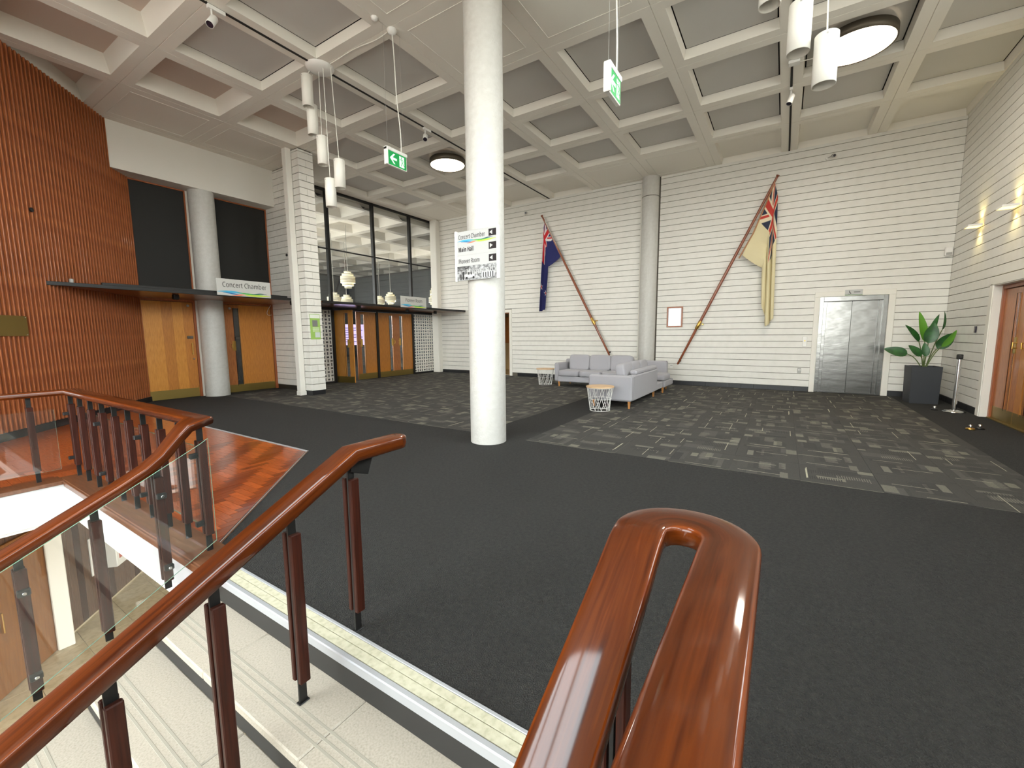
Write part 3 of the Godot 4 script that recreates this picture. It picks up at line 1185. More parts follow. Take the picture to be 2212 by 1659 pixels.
# ------------------------------------------------------------------ glazed screen
func build_screen() -> void:
	var X := SCREEN
	var s := struct_node("window_1", "tall black framed glazed screen in front of the Pioneer Room", "window")
	var zs := [-6.95, -8.38, -10.12, -11.83, -13.16]
	for k in zs.size():
		var w := 0.05 if k == 0 or k == 4 else 0.085
		boxat("mullion", X - 0.06, X + 0.06, 0.0, CEIL, zs[k] - w / 2, zs[k] + w / 2, 0.004, M.black_metal, s)
	boxat("head", X - 0.05, X + 0.05, CEIL - 0.06, CEIL, -13.12, -6.95, 0.003, M.black_metal, s)
	for k in 4:
		boxat("transom", X - 0.03, X + 0.03, 4.18, 4.215, zs[k + 1] + 0.04, zs[k] - 0.04, 0.002, M.black_metal, s)
		boxat("upper_pane", X - 0.004, X + 0.004, 4.215, CEIL - 0.06, zs[k + 1] + 0.04, zs[k] - 0.04, 0.0, M.glass, s)
		boxat("lower_pane", X - 0.004, X + 0.004, 2.46, 4.18, zs[k + 1] + 0.04, zs[k] - 0.04, 0.0, M.glass, s)
		boxat("door_head", X - 0.05, X + 0.05, 2.32, 2.46, zs[k + 1] + 0.04, zs[k] - 0.04, 0.003, M.black_metal, s)
	boxat("threshold", X - 0.05, X + 0.05, 0.0, 0.06, -8.34, -6.95, 0.002, M.black_metal, s)
	boxat("threshold", X - 0.05, X + 0.05, 0.0, 0.06, -13.12, -11.87, 0.002, M.black_metal, s)
	# side panes carry a white woven print
	for e in [[-8.335, -7.0], [-13.11, -11.88]]:
		boxat("side_pane", X - 0.004, X + 0.004, 0.06, 2.32, e[0], e[1], 0.0, M.glass, s)
		var st := mb()
		weave(st, X + 0.0065, e[0], e[1], 0.07, 2.31)
		part("woven_print", st, M.white, s).set_meta("kind", "stuff")
	# four door leaves
	var leaves := [[-8.45, 0.72, 0.24, -1.34, 1], [-10.07, 0.80, 0.24, 0.0, -1], [-10.18, 0.83, 0.26, 0.0, 1], [-11.79, 0.80, 0.24, 0.0, -1]]
	var lab := ["orange veneer Pioneer Room door leaf standing ajar into the foyer", "shut orange veneer Pioneer Room door leaf next to the open leaf", "orange veneer Pioneer Room door leaf right of the middle mullion", "orange veneer Pioneer Room door leaf beside the woven print pane on the right"]
	for k in 4:
		var l: Array = leaves[k]
		var d := struct_node("door_%d" % (k + 3), lab[k], "door")
		var lf := Node3D.new()
		lf.name = "leaf"
		d.add_child(lf)
		lf.position = Vector3(X, 0.015, l[0])
		if l[4] < 0:
			lf.scale = Vector3(1, 1, -1)
		lf.rotation.y = -l[3] * -1.0
		var ply: Array = [M.ply_b, M.ply_c] if k != 0 else [M.ply_a, M.ply_a]
		leaf_with_slot(lf, l[1], 2.29, l[1] - l[2], ply)
	# canopy of the screen
	var cn := thing("canopy", "thin black edged timber canopy over the Pioneer Room doors", "canopy", Vector3.ZERO, 0.0, "timber canopies over the doors")
	boxat("canopy_board", X, -10.47, 2.40, 2.435, -13.04, -6.98, 0.003, M.canopy_wood, cn)
	boxat("edge_strip", -10.47, -10.43, 2.385, 2.45, -13.04, -6.98, 0.004, M.black_metal, cn)
	for z in [-8.6, -10.6, -12.0]:
		boxat("spotlight", -11.1, -11.0, 2.30, 2.40, z - 0.05, z + 0.05, 0.015, M.black, cn)


func leaf_with_slot(parent: Node, w: float, h: float, slot: float, mats: Array) -> void:
	veneer_leaf(parent, w, h, slot, [mats[0], mats[1]])
	boxat("kick_plate", 0.02, 0.024, 0.0, 0.2, -w + 0.005, -0.005, 0.001, M.brass_dull, parent)
	boxat("push_plate", 0.02, 0.028, 1.12, 1.38, -slot - 0.11, -slot - 0.02, 0.003, M.brass, parent)
	door_pull(parent, -slot - 0.13, 1.25, false)


func weave(st: SurfaceTool, x: float, z0: float, z1: float, y0: float, y1: float) -> void:
	# staggered frames: upright and lying openings in a white net
	var cw := (z1 - z0) / roundf((z1 - z0) / 0.125)
	var ch := (y1 - y0) / roundf((y1 - y0) / 0.117)
	var nz := int(roundf((z1 - z0) / cw))
	var ny := int(roundf((y1 - y0) / ch))
	for i in nz:
		for j in ny:
			var up := (i + j) % 2 == 0
			var a := z0 + i * cw
			var b := y0 + j * ch
			var hw := cw * (0.19 if up else 0.33)
			var hh := ch * (0.40 if up else 0.25)
			var cz := a + cw / 2
			var cy := b + ch / 2
			for r in [[a, cz - hw, b, b + ch], [cz + hw, a + cw, b, b + ch], [cz - hw, cz + hw, b, cy - hh], [cz - hw, cz + hw, cy + hh, b + ch]]:
				quad(st, Vector3(x, r[2], r[1]), Vector3(x, r[2], r[0]), Vector3(x, r[3], r[0]), Vector3(x, r[3], r[1]))
				quad(st, Vector3(x - 0.0015, r[2], r[0]), Vector3(x - 0.0015, r[2], r[1]), Vector3(x - 0.0015, r[3], r[1]), Vector3(x - 0.0015, r[3], r[0]))


func build_pioneer_room() -> void:
	var w := struct_node("wall_far", "dark slate block walls of the room behind the glazed screen", "wall")
	var st := mb()
	span(st, -26.9, -11.9, -0.3, 6.42, -20.7, -20.42)
	span(st, -26.9, -26.62, -0.3, 6.42, -20.7, -6.6)
	span(st, -12.06, -11.9, -0.3, 6.42, -20.7, -13.40)
	part("wall_core", st, M.navy_joint, w)
	var k := 0
	while 0.33 * k < 5.5:
		var y := 0.33 * k
		boxat("block_course", -26.6, -12.1, y + 0.008, y + 0.322, -20.43, -20.4, 0.004, M.navy, w)
		boxat("block_course", -26.63, -26.6, y + 0.008, y + 0.322, -20.4, -6.7, 0.004, M.navy, w)
		k += 1
	var side := struct_node("wall_side", "pale window wall of the room behind the glazed screen", "wall")
	st = mb()
	span(st, -27.0, -12.5, -0.3, 0.9, -6.96, -6.72)
	span(st, -27.0, -12.5, 5.4, 6.4, -6.96, -6.72)
	for q in 6:
		span(st, -26.6 + q * 2.75, -26.2 + q * 2.75, 0.9, 5.4, -6.96, -6.72)
	part("wall_core", st, M.white, side)
	boxat("curtain_return", -12.75, -12.5, 0.0, 5.6, -8.05, -7.55, 0.02, M.shade_glow, side)
	var f := struct_node("floor", "dark carpet of the room behind the glazed screen", "floor")
	boxat("carpet", -27.0, SCREEN - 0.06, -0.3, -0.001, -20.7, -6.7, 0.0, M.carpet, f)
	var c := struct_node("ceiling", "white coffered ceiling of the room behind the glazed screen", "ceiling")
	var i := 0
	for a in 9:
		for b in 8:
			var me: Array = coffer_mesh(1.62, 1.72, Vector4(0.14, 0.14, 0.14, 0.14), 0.3, 0.16)
			var o := part("coffer", me[0], M.white, c, Vector3(-26.75 + a * 1.62, 5.72, -20.5 + b * 1.72))
			st = mb()
			span(st, 0.28, 1.34, 0.29, 0.32, 0.28, 1.44)
			part("coffer_panel", st, M.rib, o)
			i += 1
	# layered white pendants
	for p in [[-14.35, 3.66, -10.72], [-17.4, 3.42, -15.54], [-19.0, 3.37, -16.18], [-16.0, 3.0, -11.23], [-17.0, 3.05, -12.58], [-15.0, 3.27, -16.25], [-15.6, 3.73, -16.98]]:
		var d := thing("pendant_lamp", "", "lamp", Vector3(p[0], p[1], p[2]), 0.0, "layered globe pendants in the room behind glass")
		for r in [[-0.27, 0.10, 0.13], [-0.17, 0.12, 0.21], [-0.06, 0.13, 0.27], [0.06, 0.13, 0.27], [0.17, 0.12, 0.21], [0.27, 0.1, 0.13]]:
			st = mb()
			lathe(st, [Vector2(r[2], r[0] - r[1] / 2), Vector2(r[2] + 0.006, r[0] - r[1] / 2), Vector2(r[2] + 0.006, r[0] + r[1] / 2), Vector2(r[2], r[0] + r[1] / 2), Vector2(r[2], r[0] - r[1] / 2)], 24)
			part("shade_ring", st, M.shade_glow, d)
		st = mb()
		lathe(st, [Vector2(0.001, -0.07), Vector2(0.06, -0.03), Vector2(0.06, 0.03), Vector2(0.001, 0.07)], 14)
		part("bulb", st, M.bulb, d)
		st = mb()
		rod(st, Vector3(0, 0.05, 0), Vector3(0, 5.72 - p[1], 0), 0.012, 6)
		part("cord", st, M.plastic_grey, d)
		tag(d, ["white layered globe pendant, largest, behind the second glazed bay", "white layered globe pendant hanging alone behind the third glazed bay", "white layered globe pendant half hidden by the middle mullion", "white layered globe pendant just showing over the canopy near the first mullion", "white layered globe pendant top barely showing above the canopy", "lower of two white layered globe pendants at the right end of the screen", "upper of two white layered globe pendants at the right end of the screen"][i - 72], "lamp", "layered globe pendants in the room behind glass")
		i += 1
		var ol := OmniLight3D.new()
		ol.name = "pendant_light"
		ol.light_color = Color(1.0, 0.98, 0.92)
		ol.light_energy = 3.0
		ol.light_size = 0.05
		ol.omni_range = 30.0
		ol.shadow_enabled = true
		ol.position = Vector3.ZERO
		d.add_child(ol)
	# projection screen seen through the open leaf
	var sc := thing("projection_screen", "pale lilac lit display screen seen through the open Pioneer Room door", "screen", Vector3(-16.0, 1.55, -11.9), PI / 2 - 0.3)
	part("display", box(Vector3(1.5, 0.9, 0.03), 0.004), M.screen, sc)
	part("bezel", box(Vector3(1.56, 0.96, 0.03), 0.006), M.black, sc, Vector3(0, 0, -0.022))
	var st2 := mb()
	for r in 7:
		span(st2, -0.65, 0.35 + 0.25 * sin(r * 2.1), 0.28 - r * 0.1, 0.31 - r * 0.1, 0.016, 0.018)
	part("text_block", st2, mat(c8(120, 100, 170), 0.5), sc)
	for e in [-0.5, 0.5]:
		part("leg", box(Vector3(0.05, 1.09, 0.05), 0.004), M.black, sc, Vector3(e, -1.0, -0.05))


# ------------------------------------------------------------------ window walls behind the viewer
func build_window_walls() -> void:
	var w := struct_node("window_2", "tall glazed front of the foyer behind the viewer", "window")
	var z := 7.5
	var st := mb()
	span(st, -13.5, 3.5, 5.7, 6.5, z, z + 0.3)
	span(st, -13.5, 3.5, LOWER - 0.3, LOWER + 0.2, z, z + 0.3)
	span(st, -0.2, 3.5, LOWER, 0.5, z, z + 0.3)
	span(st, 2.6, 3.5, 0.5, 5.7, z, z + 0.3)
	span(st, -9.0, -8.5, LOWER, 6.4, z, z + 0.3)
	part("wall_frame", st, M.white, w)
	for k in 7:
		var x := -8.5 + k * 1.85
		boxat("mullion", x - 0.05, x + 0.05, LOWER + 0.2, 5.7, z + 0.05, z + 0.2, 0.004, M.black_metal, w)
	for y in [-1.2, 1.1, 3.4]:
		boxat("transom", -8.5, 2.6, y - 0.04, y + 0.04, z + 0.06, z + 0.19, 0.003, M.black_metal, w)
	boxat("pane", -8.5, 2.6, LOWER + 0.2, 5.7, z + 0.12, z + 0.13, 0.0, M.glass, w)
	var rl := struct_node("window_3", "rooflight over the stair void behind the viewer", "window")
	for k in 4:
		boxat("glazing_bar", -4.6 + k * 1.06 - 0.04, -4.6 + k * 1.06 + 0.04, 6.45, 6.6, -0.7, 2.2, 0.004, M.white, rl)
	boxat("pane", -4.6, -1.4, 6.53, 6.54, -0.7, 2.2, 0.0, M.glass, rl)
	var sw := struct_node("wall_stair", "plain wall beside the stair void behind the viewer", "wall")
	st = mb()
	span(st, -8.9, -8.6, LOWER - 0.3, 6.42, -0.2, 7.6)
	part("wall_core", st, M.slat, sw)
	st = mb()
	span(st, -0.2, 0.0, LOWER, -0.02, -1.1, 7.6)
	part("void_side", st, M.white, sw)


# ------------------------------------------------------------------ stairs
func build_stairs() -> void:
	var s := thing("staircase", "wide pale terrazzo stair with dark risers going down towards the viewer", "stairs")
	var x0 := -3.05
	var x1 := -0.2
	# landing nosing: two pale gritted strips between aluminium bars
	boxat("nosing_bar", x0, x1, -0.02, 0.006, -1.245, -1.228, 0.002, M.alu, s)
	boxat("nosing_strip", x0, x1, -0.03, 0.003, -1.227, -1.187, 0.001, M.nosing, s)
	boxat("nosing_strip", x0, x1, -0.03, 0.003, -1.184, -1.137, 0.001, M.nosing, s)
	boxat("nosing_bar", x0, x1, -0.045, 0.006, -1.135, -1.105, 0.005, M.alu, s)
	boxat("riser", x0, x1, -0.16, -0.03, -1.2, -1.112, 0.002, M.riser, s)
	var n := 21
	for k in n:
		var y := -STEP_RISE * (k + 1)
		var za := -1.11 + STEP_GO * k
		var zb := za + STEP_GO + 0.012
		# treads are cast in lengths
		var cuts := [x0, -2.35, -1.52, -0.80, x1] if k % 2 == 0 else [x0, -2.0, -1.15, x1]
		for c in cuts.size() - 1:
			boxat("tread", cuts[c] + 0.0015, cuts[c + 1] - 0.0015, y - 0.045, y, za - 0.01, zb, 0.006, M.terrazzo, s)
		for g in 3:
			boxat("grip_groove", x0, x1, y - 0.004, y + 0.0012, zb - 0.075 - 0.035 * g - 0.006, zb - 0.075 - 0.035 * g + 0.006, 0.001, M.groove, s)
		boxat("riser", x0, x1, y - STEP_RISE + 0.001, y - 0.04, zb - 0.05, zb - 0.018, 0.002, M.riser, s)
	# carriage below
	var st := mb()
	var len := Vector2(STEP_GO * n, STEP_RISE * n).length()
	for x in [x0 + 0.2, -1.6, x1 - 0.2]:
		bx(st, Vector3(x, -STEP_RISE * n / 2 - 0.42, -1.11 + STEP_GO * n / 2 + 0.04), Vector3(0.2, 0.2, len), 0.0, Basis(Vector3.RIGHT, atan2(STEP_RISE, STEP_GO)))
	part("carriage", st, M.fascia, s)
	# edge of the upper floor round the void
	var e := struct_node("trim_4", "white fascia and timber edging of the upper floor round the stair void", "fascia")
	boxat("fascia", -6.32, x0, -0.37, -0.03, -1.16, -1.12, 0.003, M.fascia, e)
	boxat("fascia", -6.36, -6.32, -0.41, -0.03, -1.14, 7.5, 0.003, M.fascia, e)
	boxat("edging", -6.5, -3.06, -0.03, 0.010, -1.33, -1.10, 0.006, M.trim_wood, e)
	boxat("edging", -6.56, -6.30, -0.03, 0.010, -1.10, 7.5, 0.006, M.trim_wood, e)
	boxat("edging_lip", -6.30, -3.06, -0.05, 0.004, -1.105, -1.085, 0.004, M.trim_wood, e)


# ------------------------------------------------------------------ lower level
func low_z(x: float) -> float:
	return -1.33 + 0.95 * (x + 9.68)


func build_lower_level() -> void:
	var f := struct_node("floor", "beige tiled floor of the lower level below the stair", "floor")
	boxat("floor_slab", -14.0, 0.0, LOWER - 0.3, LOWER - 0.012, -8.0, 7.6, 0.0, M.groove, f)
	var t := 0.62
	for i in 16:
		for j in 13:
			var x := -12.6 + i * t
			var z := -6.6 + j * t
			if z > low_z(x + t) or x > -4.2 and z > -2.0:
				continue
			part("tile", box(Vector3(t - 0.006, 0.012, t - 0.006), 0.002), M.low_tile, f, Vector3(x + t / 2, LOWER - 0.006, z + t / 2))
	var c := struct_node("ceiling", "plain pale ceiling under the upper floor slab", "ceiling")
	boxat("soffit", -14.0, -0.2, -0.40, -0.36, -8.0, -1.12, 0.0, M.white, c)
	boxat("soffit", -14.0, -6.34, -0.44, -0.40, -1.12, 7.6, 0.0, M.white, c)
	# angled panelled wall
	var w := struct_node("wall_lower", "brown timber panelled wall of the lower level", "wall")
	var d := Vector3(1, 0, 0.95).normalized()
	var bs := Basis(d, Vector3.UP, d.cross(Vector3.UP))
	var nrm := -d.cross(Vector3.UP)
	var a := Vector3(-14.0, 0, low_z(-14.0))
	var b := Vector3(-8.4, 0, low_z(-8.4))
	var st := mb()
	bx(st, (a + b) / 2 + Vector3(0, (LOWER - 0.4) / 2, 0) - nrm * 0.15, Vector3((b - a).length(), 3.12, 0.24), 0.0, bs)
	part("wall_core", st, M.slat_back, w)
	var n := 52
	for k in n:
		var p := a + (b - a) * ((k + 0.5) / n) + nrm * 0.0
		p.y = (LOWER - 0.4) / 2
		var o := part("panel_board", box(Vector3((b - a).length() / n - 0.006, 3.05, 0.03), 0.003), M.low_wood if k % 5 else M.slip, w, p)
		o.basis = bs
	st = mb()
	bx(st, (a + b) / 2 + Vector3(0, LOWER + 0.06, 0), Vector3((b - a).length(), 0.12, 0.02), 0.002, bs)
	part("skirting", st, M.low_tile, w)
	var ws := struct_node("wall_under", "pale wall at the back of the lower level", "wall")
	st = mb()
	span(st, -14.0, 0.0, LOWER, -0.36, -8.1, -7.9)
	part("wall_core", st, M.white, ws)
	# orange double door in the panelled wall, pale post in front
	var dr := struct_node("door_7", "orange veneer door in the panelled wall of the lower level", "door")
	for k in 2:
		var p := Vector3(-9.32 + 0.72 * k, 0, low_z(-9.32 + 0.72 * k))
		p.y = LOWER + 1.06
		var o := part("leaf", box(Vector3(1.0, 2.1, 0.04), 0.004), M.low_door, dr, p + nrm * 0.03)
		o.basis = bs
		st = mb()
		bx(st, p + nrm * 0.08 + d * 0.38, Vector3(0.02, 0.3, 0.04), 0.005, bs)
		part("door_handle", st, M.brass, dr)
	st = mb()
	span(st, -9.78, -9.58, LOWER, -0.41, -1.55, -1.35, 0.01)
	tag(obj("post", st, M.rib), "pale square post on the lower level in front of the panelled wall", "post", "", "structure")
	# hose reel cabinet
	var hc := thing("hose_cabinet", "cream cabinet with a red window on the lower panelled wall", "cabinet")
	var hp := Vector3(-10.86, -2.55, low_z(-10.86)) + nrm * 0.1
	st = mb()
	bx(st, hp, Vector3(0.62, 0.62, 0.18), 0.01, bs)
	part("cabinet_body", st, M.plastic, hc)
	st = mb()
	bx(st, hp + nrm * 0.092 + d * 0.07, Vector3(0.34, 0.34, 0.01), 0.003, bs)
	part("cabinet_window", st, mat(c8(176, 92, 78), 0.4), hc)
	st = mb()
	bx(st, hp + nrm * 0.095 - d * 0.2, Vector3(0.05, 0.13, 0.02), 0.008, bs)
	part("latch", st, M.black, hc)
	var np := thing("wall_notice", "narrow white notice strip on the lower panelled wall", "notice")
	st = mb()
	bx(st, Vector3(-10.38, -2.45, low_z(-10.38)) + nrm * 0.03, Vector3(0.10, 0.7, 0.02), 0.003, bs)
	part("strip", st, M.plastic, np)


# ------------------------------------------------------------------ columns
func build_columns() -> void:
	var lab := ["round white painted column standing in the middle of the foyer", "round white column half set into the back wall behind the sofa", "round white column between the two concert doors"]
	var at := [Vector3(-3.46, 0, -4.79), Vector3(-3.475, 0, -13.02), Vector3(-12.25, 0, -5.06)]
	var hs := [CEIL, CEIL, 5.03]
	for k in 3:
		var c := thing("column", lab[k], "column", at[k], 0.0, "round white columns")
		c.set_meta("kind", "structure")
		var r: float = [0.25, 0.235, 0.27][k]
		var st := mb()
		lathe(st, [Vector2(0.001, 0), Vector2(r, 0), Vector2(r, hs[k]), Vector2(0.001, hs[k])], 64)
		part("shaft", tubebody(r, hs[k]), M.column, c)
		if k == 1:
			st = mb()
			lathe(st, [Vector2(r, 5.42), Vector2(r + 0.004, 5.425), Vector2(r + 0.004, 5.435), Vector2(r, 5.44)], 48)
			part("joint_ring", st, M.joint, c)
	var st2 := mb()
	span(st2, -12.03, -11.70, 0.0, CEIL, -13.10, -12.86, 0.02)
	tag(obj("column", st2, M.white), "square white column at the far end of the glazed screen", "column", "", "structure")
	# thin pipe beside the wall column
	var st3 := mb()
	cyl(st3, Vector3(-3.74, 2.9, -13.05), 0.02, 5.8, 10)
	tag(obj("pipe", st3, M.white), "thin white pipe running up beside the wall column", "pipe")


func tubebody(r: float, h: float) -> SurfaceTool:
	var st := mb()
	cyl(st, Vector3(0, h / 2, 0), r, h, 64, Basis(), 0.004)
	return st


# ------------------------------------------------------------------ balustrades
func rail_profile(w: float, h: float) -> Array:
	# crowned top, softly rounded arrises, flat underside; counter-clockwise seen along the way (x right, y up)
	var p := []
	var n := 8
	for k in n + 1:
		var a := PI * k / n
		p.append(Vector2(cos(a) * (w / 2 - 0.006), h * 0.38 + sin(a) * 0.006))
	var q := [Vector2(w / 2 - 0.016, -h / 2), Vector2(w / 2 - 0.006, -h / 2 + 0.006), Vector2(w / 2, -h * 0.1), Vector2(w / 2, h * 0.22), Vector2(w / 2 - 0.002, h * 0.33)]
	var out := []
	out.append_array(q)
	for k in range(0, n + 1):
		out.append(p[k])
	for k in range(q.size() - 1, -1, -1):
		out.append(Vector2(-q[k].x, q[k].y))
	return out


func arc(c: Vector3, r: float, a0: float, a1: float, n: int) -> Array:       # in plan, angle from +x towards -z
	var out := []
	for k in n + 1:
		var a := lerpf(a0, a1, float(k) / n)
		out.append(c + Vector3(cos(a) * r, 0, -sin(a) * r))
	return out


# post: steel flat with a timber slip on either side
func baluster(parent: Node, x: float, z: float, y0: float, y1: float, slip0: float, slip1: float, foot := false) -> Node3D:
	var b := Node3D.new()
	b.name = "baluster"
	parent.add_child(b, true)
	b.position = Vector3(x, 0, z)
	part("steel_flat", box(Vector3(0.012, y1 - y0, 0.036), 0.001), M.black_metal, b, Vector3(0, (y0 + y1) / 2, 0))
	for s in [-1, 1]:
		part("timber_slip", box(Vector3(0.024, slip1 - slip0, 0.048), 0.004), M.slip, b, Vector3(s * 0.0235, (slip0 + slip1) / 2, 0))
	if foot:
		part("foot_plate", box(Vector3(0.03, 0.006, 0.05), 0.002), M.black_metal, b, Vector3(0, y0 + 0.003, 0))
	return b


func clamp_on(b: Node, y: float, side: Vector3) -> void:
	part("glass_clamp", box(Vector3(0.03, 0.035, 0.05), 0.004), M.black, b, Vector3(0, y, 0) + side * 0.045)
	var st := mb()
	cyl(st, Vector3(0, y, 0) + side * 0.063, 0.009, 0.012, 10, along(Vector3.ZERO, side), 0.002)
	part("clamp_screw", st, M.chrome, b)


func glass_sheet(parent: Node, pts: Array, t: Vector3) -> void:
	var st := mb()
	var mid := Vector3.ZERO
	for p in pts:
		mid += p / pts.size()
	var front := []
	var backf := []
	for p in pts:
		front.append(p + t)
		backf.append(p - t)
	oquad(st, front.duplicate(), mid)
	oquad(st, backf.duplicate(), mid)
	part("glass_panel", st, M.glass, parent)
	st = mb()
	for k in pts.size():
		var l := (k + 1) % pts.size()
		oquad(st, [front[k], front[l], backf[l], backf[k]], mid)
	part("glass_edge", st, M.glass_edge, parent)


func build_balustrades() -> void:
	var prof := rail_profile(0.14, 0.062)
	# 1: guard round the void and down the left of the stair
	var g := thing("balustrade", "timber and glass balustrade round the void and down the far left of the stair", "railing")
	var st := mb()
	var path := [Vector3(-6.44, 0.93, 7.2), Vector3(-6.44, 0.93, -1.25), Vector3(-3.36, 0.93, -1.25), Vector3(-3.34, 0.90, -1.16), Vector3(-3.33, 0.84, -1.10), Vector3(-3.33, 0.745, -1.02), Vector3(-3.33, 0.675, -0.93)]
	for k in 14:
		var z := -0.80 + k * 0.35
		path.append(Vector3(-3.33, 0.605 - 0.49 * (z + 0.80), z))
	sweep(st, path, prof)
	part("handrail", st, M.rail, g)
	for k in 10:
		var x := -3.32 - k * 0.3425
		var b := baluster(g, x, -1.235, 0.0, 0.90, 0.13, 0.80)
		if k % 3 == 0:
			clamp_on(b, 0.70, Vector3(0, 0, 1))
			clamp_on(b, 0.22, Vector3(0, 0, 1))
	for k in 6:
		var z := -0.94 + k * 0.9 * 0.34
		baluster(g, -6.45, z, 0.0, 0.90, 0.13, 0.80)
	glass_sheet(g, [Vector3(-6.40, 0.12, -1.285), Vector3(-3.40, 0.12, -1.285), Vector3(-3.40, 0.72, -1.285), Vector3(-6.40, 0.72, -1.285)], Vector3(0, 0, 0.005))
	glass_sheet(g, [Vector3(-6.38, 0.12, -1.1), Vector3(-6.38, 0.12, 3.4), Vector3(-6.38, 0.76, 3.4), Vector3(-6.38, 0.76, -1.1)], Vector3(0.005, 0, 0))
	for k in 9:
		var z := -0.985 + k * 0.307
		var top := 0.605 - 0.49 * (z + 0.80)
		if k == 0:
			top += 0.02
		var b2 := baluster(g, -3.33, z, top - 0.86, top, top - 0.80, top - 0.10)
		if k % 2 == 0:
			clamp_on(b2, top - 0.22, Vector3(1, 0, 0))
			clamp_on(b2, top - 0.70, Vector3(1, 0, 0))
	glass_sheet(g, [Vector3(-3.24, 0.10, -1.25), Vector3(-3.24, 0.82, -1.25), Vector3(-3.24, 0.79, -1.2), Vector3(-3.24, -1.53, 3.4), Vector3(-3.24, -2.3, 3.4)], Vector3(0.005, 0, 0))
	# 2: rail down the middle of the stair
	var m := thing("handrail", "free standing timber handrail down the middle of the terrazzo stair", "railing")
	st = mb()
	path = [Vector3(-1.75, 0.93, -1.555), Vector3(-1.75, 0.93, -1.27)]
	for k in 12:
		var z := -1.10 + k * 0.4
		path.append(Vector3(-1.75, 0.93 - 0.50 * (z + 1.27), z))
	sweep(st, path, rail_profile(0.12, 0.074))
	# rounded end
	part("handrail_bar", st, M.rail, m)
	st = mb()
	endcap(st, Vector3(-1.75, 0.93, -1.555), rail_profile(0.12, 0.074))
	part("rounded_end", st, M.rail, m)
	for k in 10:
		var z := -1.27 + k * 0.309
		var base := 0.0 if k == 0 else -STEP_RISE * k
		var top := 0.905 - 0.50 * (z + 1.27)
		baluster(m, -1.76, z, base, top, base + 0.11, top - 0.10, true)
	st = mb()
	bx(st, Vector3(-1.75, 0.86, -1.33), Vector3(0.012, 0.09, 0.11), 0.002, Basis(Vector3.RIGHT, -0.35))
	part("bracket", st, M.black_metal, m)
	# 3: rail at the right: down the stair and, turning back, level along the landing
	var u := thing("balustrade", "glossy timber handrail turning back on itself in a hairpin close to the viewer", "railing")
	st = mb()
	path = []
	for k in 12:
		var z := 3.4 - k * 0.4
		path.append(Vector3(-0.311, 0.925 - 0.475 * (z + 1.12) , z))
	path.append_array([Vector3(-0.312, 0.896, -1.06), Vector3(-0.313, 0.917, -1.11), Vector3(-0.313, 0.928, -1.145)])
	path.append_array(arc(Vector3(-0.199, 0.932, -1.168), 0.114, PI, 0.0, 20))
	path.append(Vector3(-0.085, 0.932, -1.0))
	path.append(Vector3(-0.085, 0.932, 5.0))
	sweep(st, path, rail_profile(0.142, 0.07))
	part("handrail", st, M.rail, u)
	for k in 7:
		var z := -1.04 + k * 0.75
		var b3 := baluster(u, -0.095, z, 0.0, 0.905, 0.11, 0.80)
		clamp_on(b3, 0.68, Vector3(-1, 0, 0))
	glass_sheet(u, [Vector3(-0.16, 0.10, -1.10), Vector3(-0.16, 0.10, 3.0), Vector3(-0.16, 0.74, 3.0), Vector3(-0.16, 0.74, -1.10)], Vector3(0.005, 0, 0))
	for k in 9:
		var z := -0.96 + k * 0.307
		var top := 0.90 - 0.475 * (z + 1.12)
		baluster(u, -0.311, z, -STEP_RISE * (k + 1), top, -STEP_RISE * (k + 1) + 0.11, top - 0.10)


func endcap(st: SurfaceTool, c: Vector3, prof: Array) -> void:
	# half turn of the right half of the profile about the end of a bar that runs along -z
	var right := []
	for p in prof:
		if p.x > 0.0005:
			right.append(p)
	var n := 8
	st.set_smooth_group(0)
	for k in n:
		var a0 := PI * k / n
		var a1 := PI * (k + 1) / n
		for i in right.size() - 1:
			var p: Vector2 = right[i]
			var q: Vector2 = right[i + 1]
			var f := func(r: Vector2, a: float) -> Vector3: return c + Vector3(cos(a) * r.x, r.y, -sin(a) * r.x)
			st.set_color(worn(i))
			quv(st, [f.call(p, a0), f.call(p, a1), f.call(q, a1), f.call(q, a0)], [Vector2(i * 0.02, a0 * 0.05), Vector2(i * 0.02, a1 * 0.05), Vector2(i * 0.02 + 0.02, a1 * 0.05), Vector2(i * 0.02 + 0.02, a0 * 0.05)])
		var top: Vector2 = right[-1]
		var bot: Vector2 = right[0]
		for e in [[top, false], [bot, true]]:
			var r: Vector2 = e[0]
			var h := r.y + (0.002 if not e[1] else 0.0)
			var ce := c + Vector3(0, h, 0)
			var va := c + Vector3(cos(a0) * r.x, r.y, -sin(a0) * r.x)
			var vb := c + Vector3(cos(a1) * r.x, r.y, -sin(a1) * r.x)
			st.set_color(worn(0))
			st.set_uv(Vector2(0.05, 0.05))
			if e[1]:
				tri(st, ce, vb, va)
			else:
				tri(st, ce, va, vb)
	st.set_smooth_group(-1)


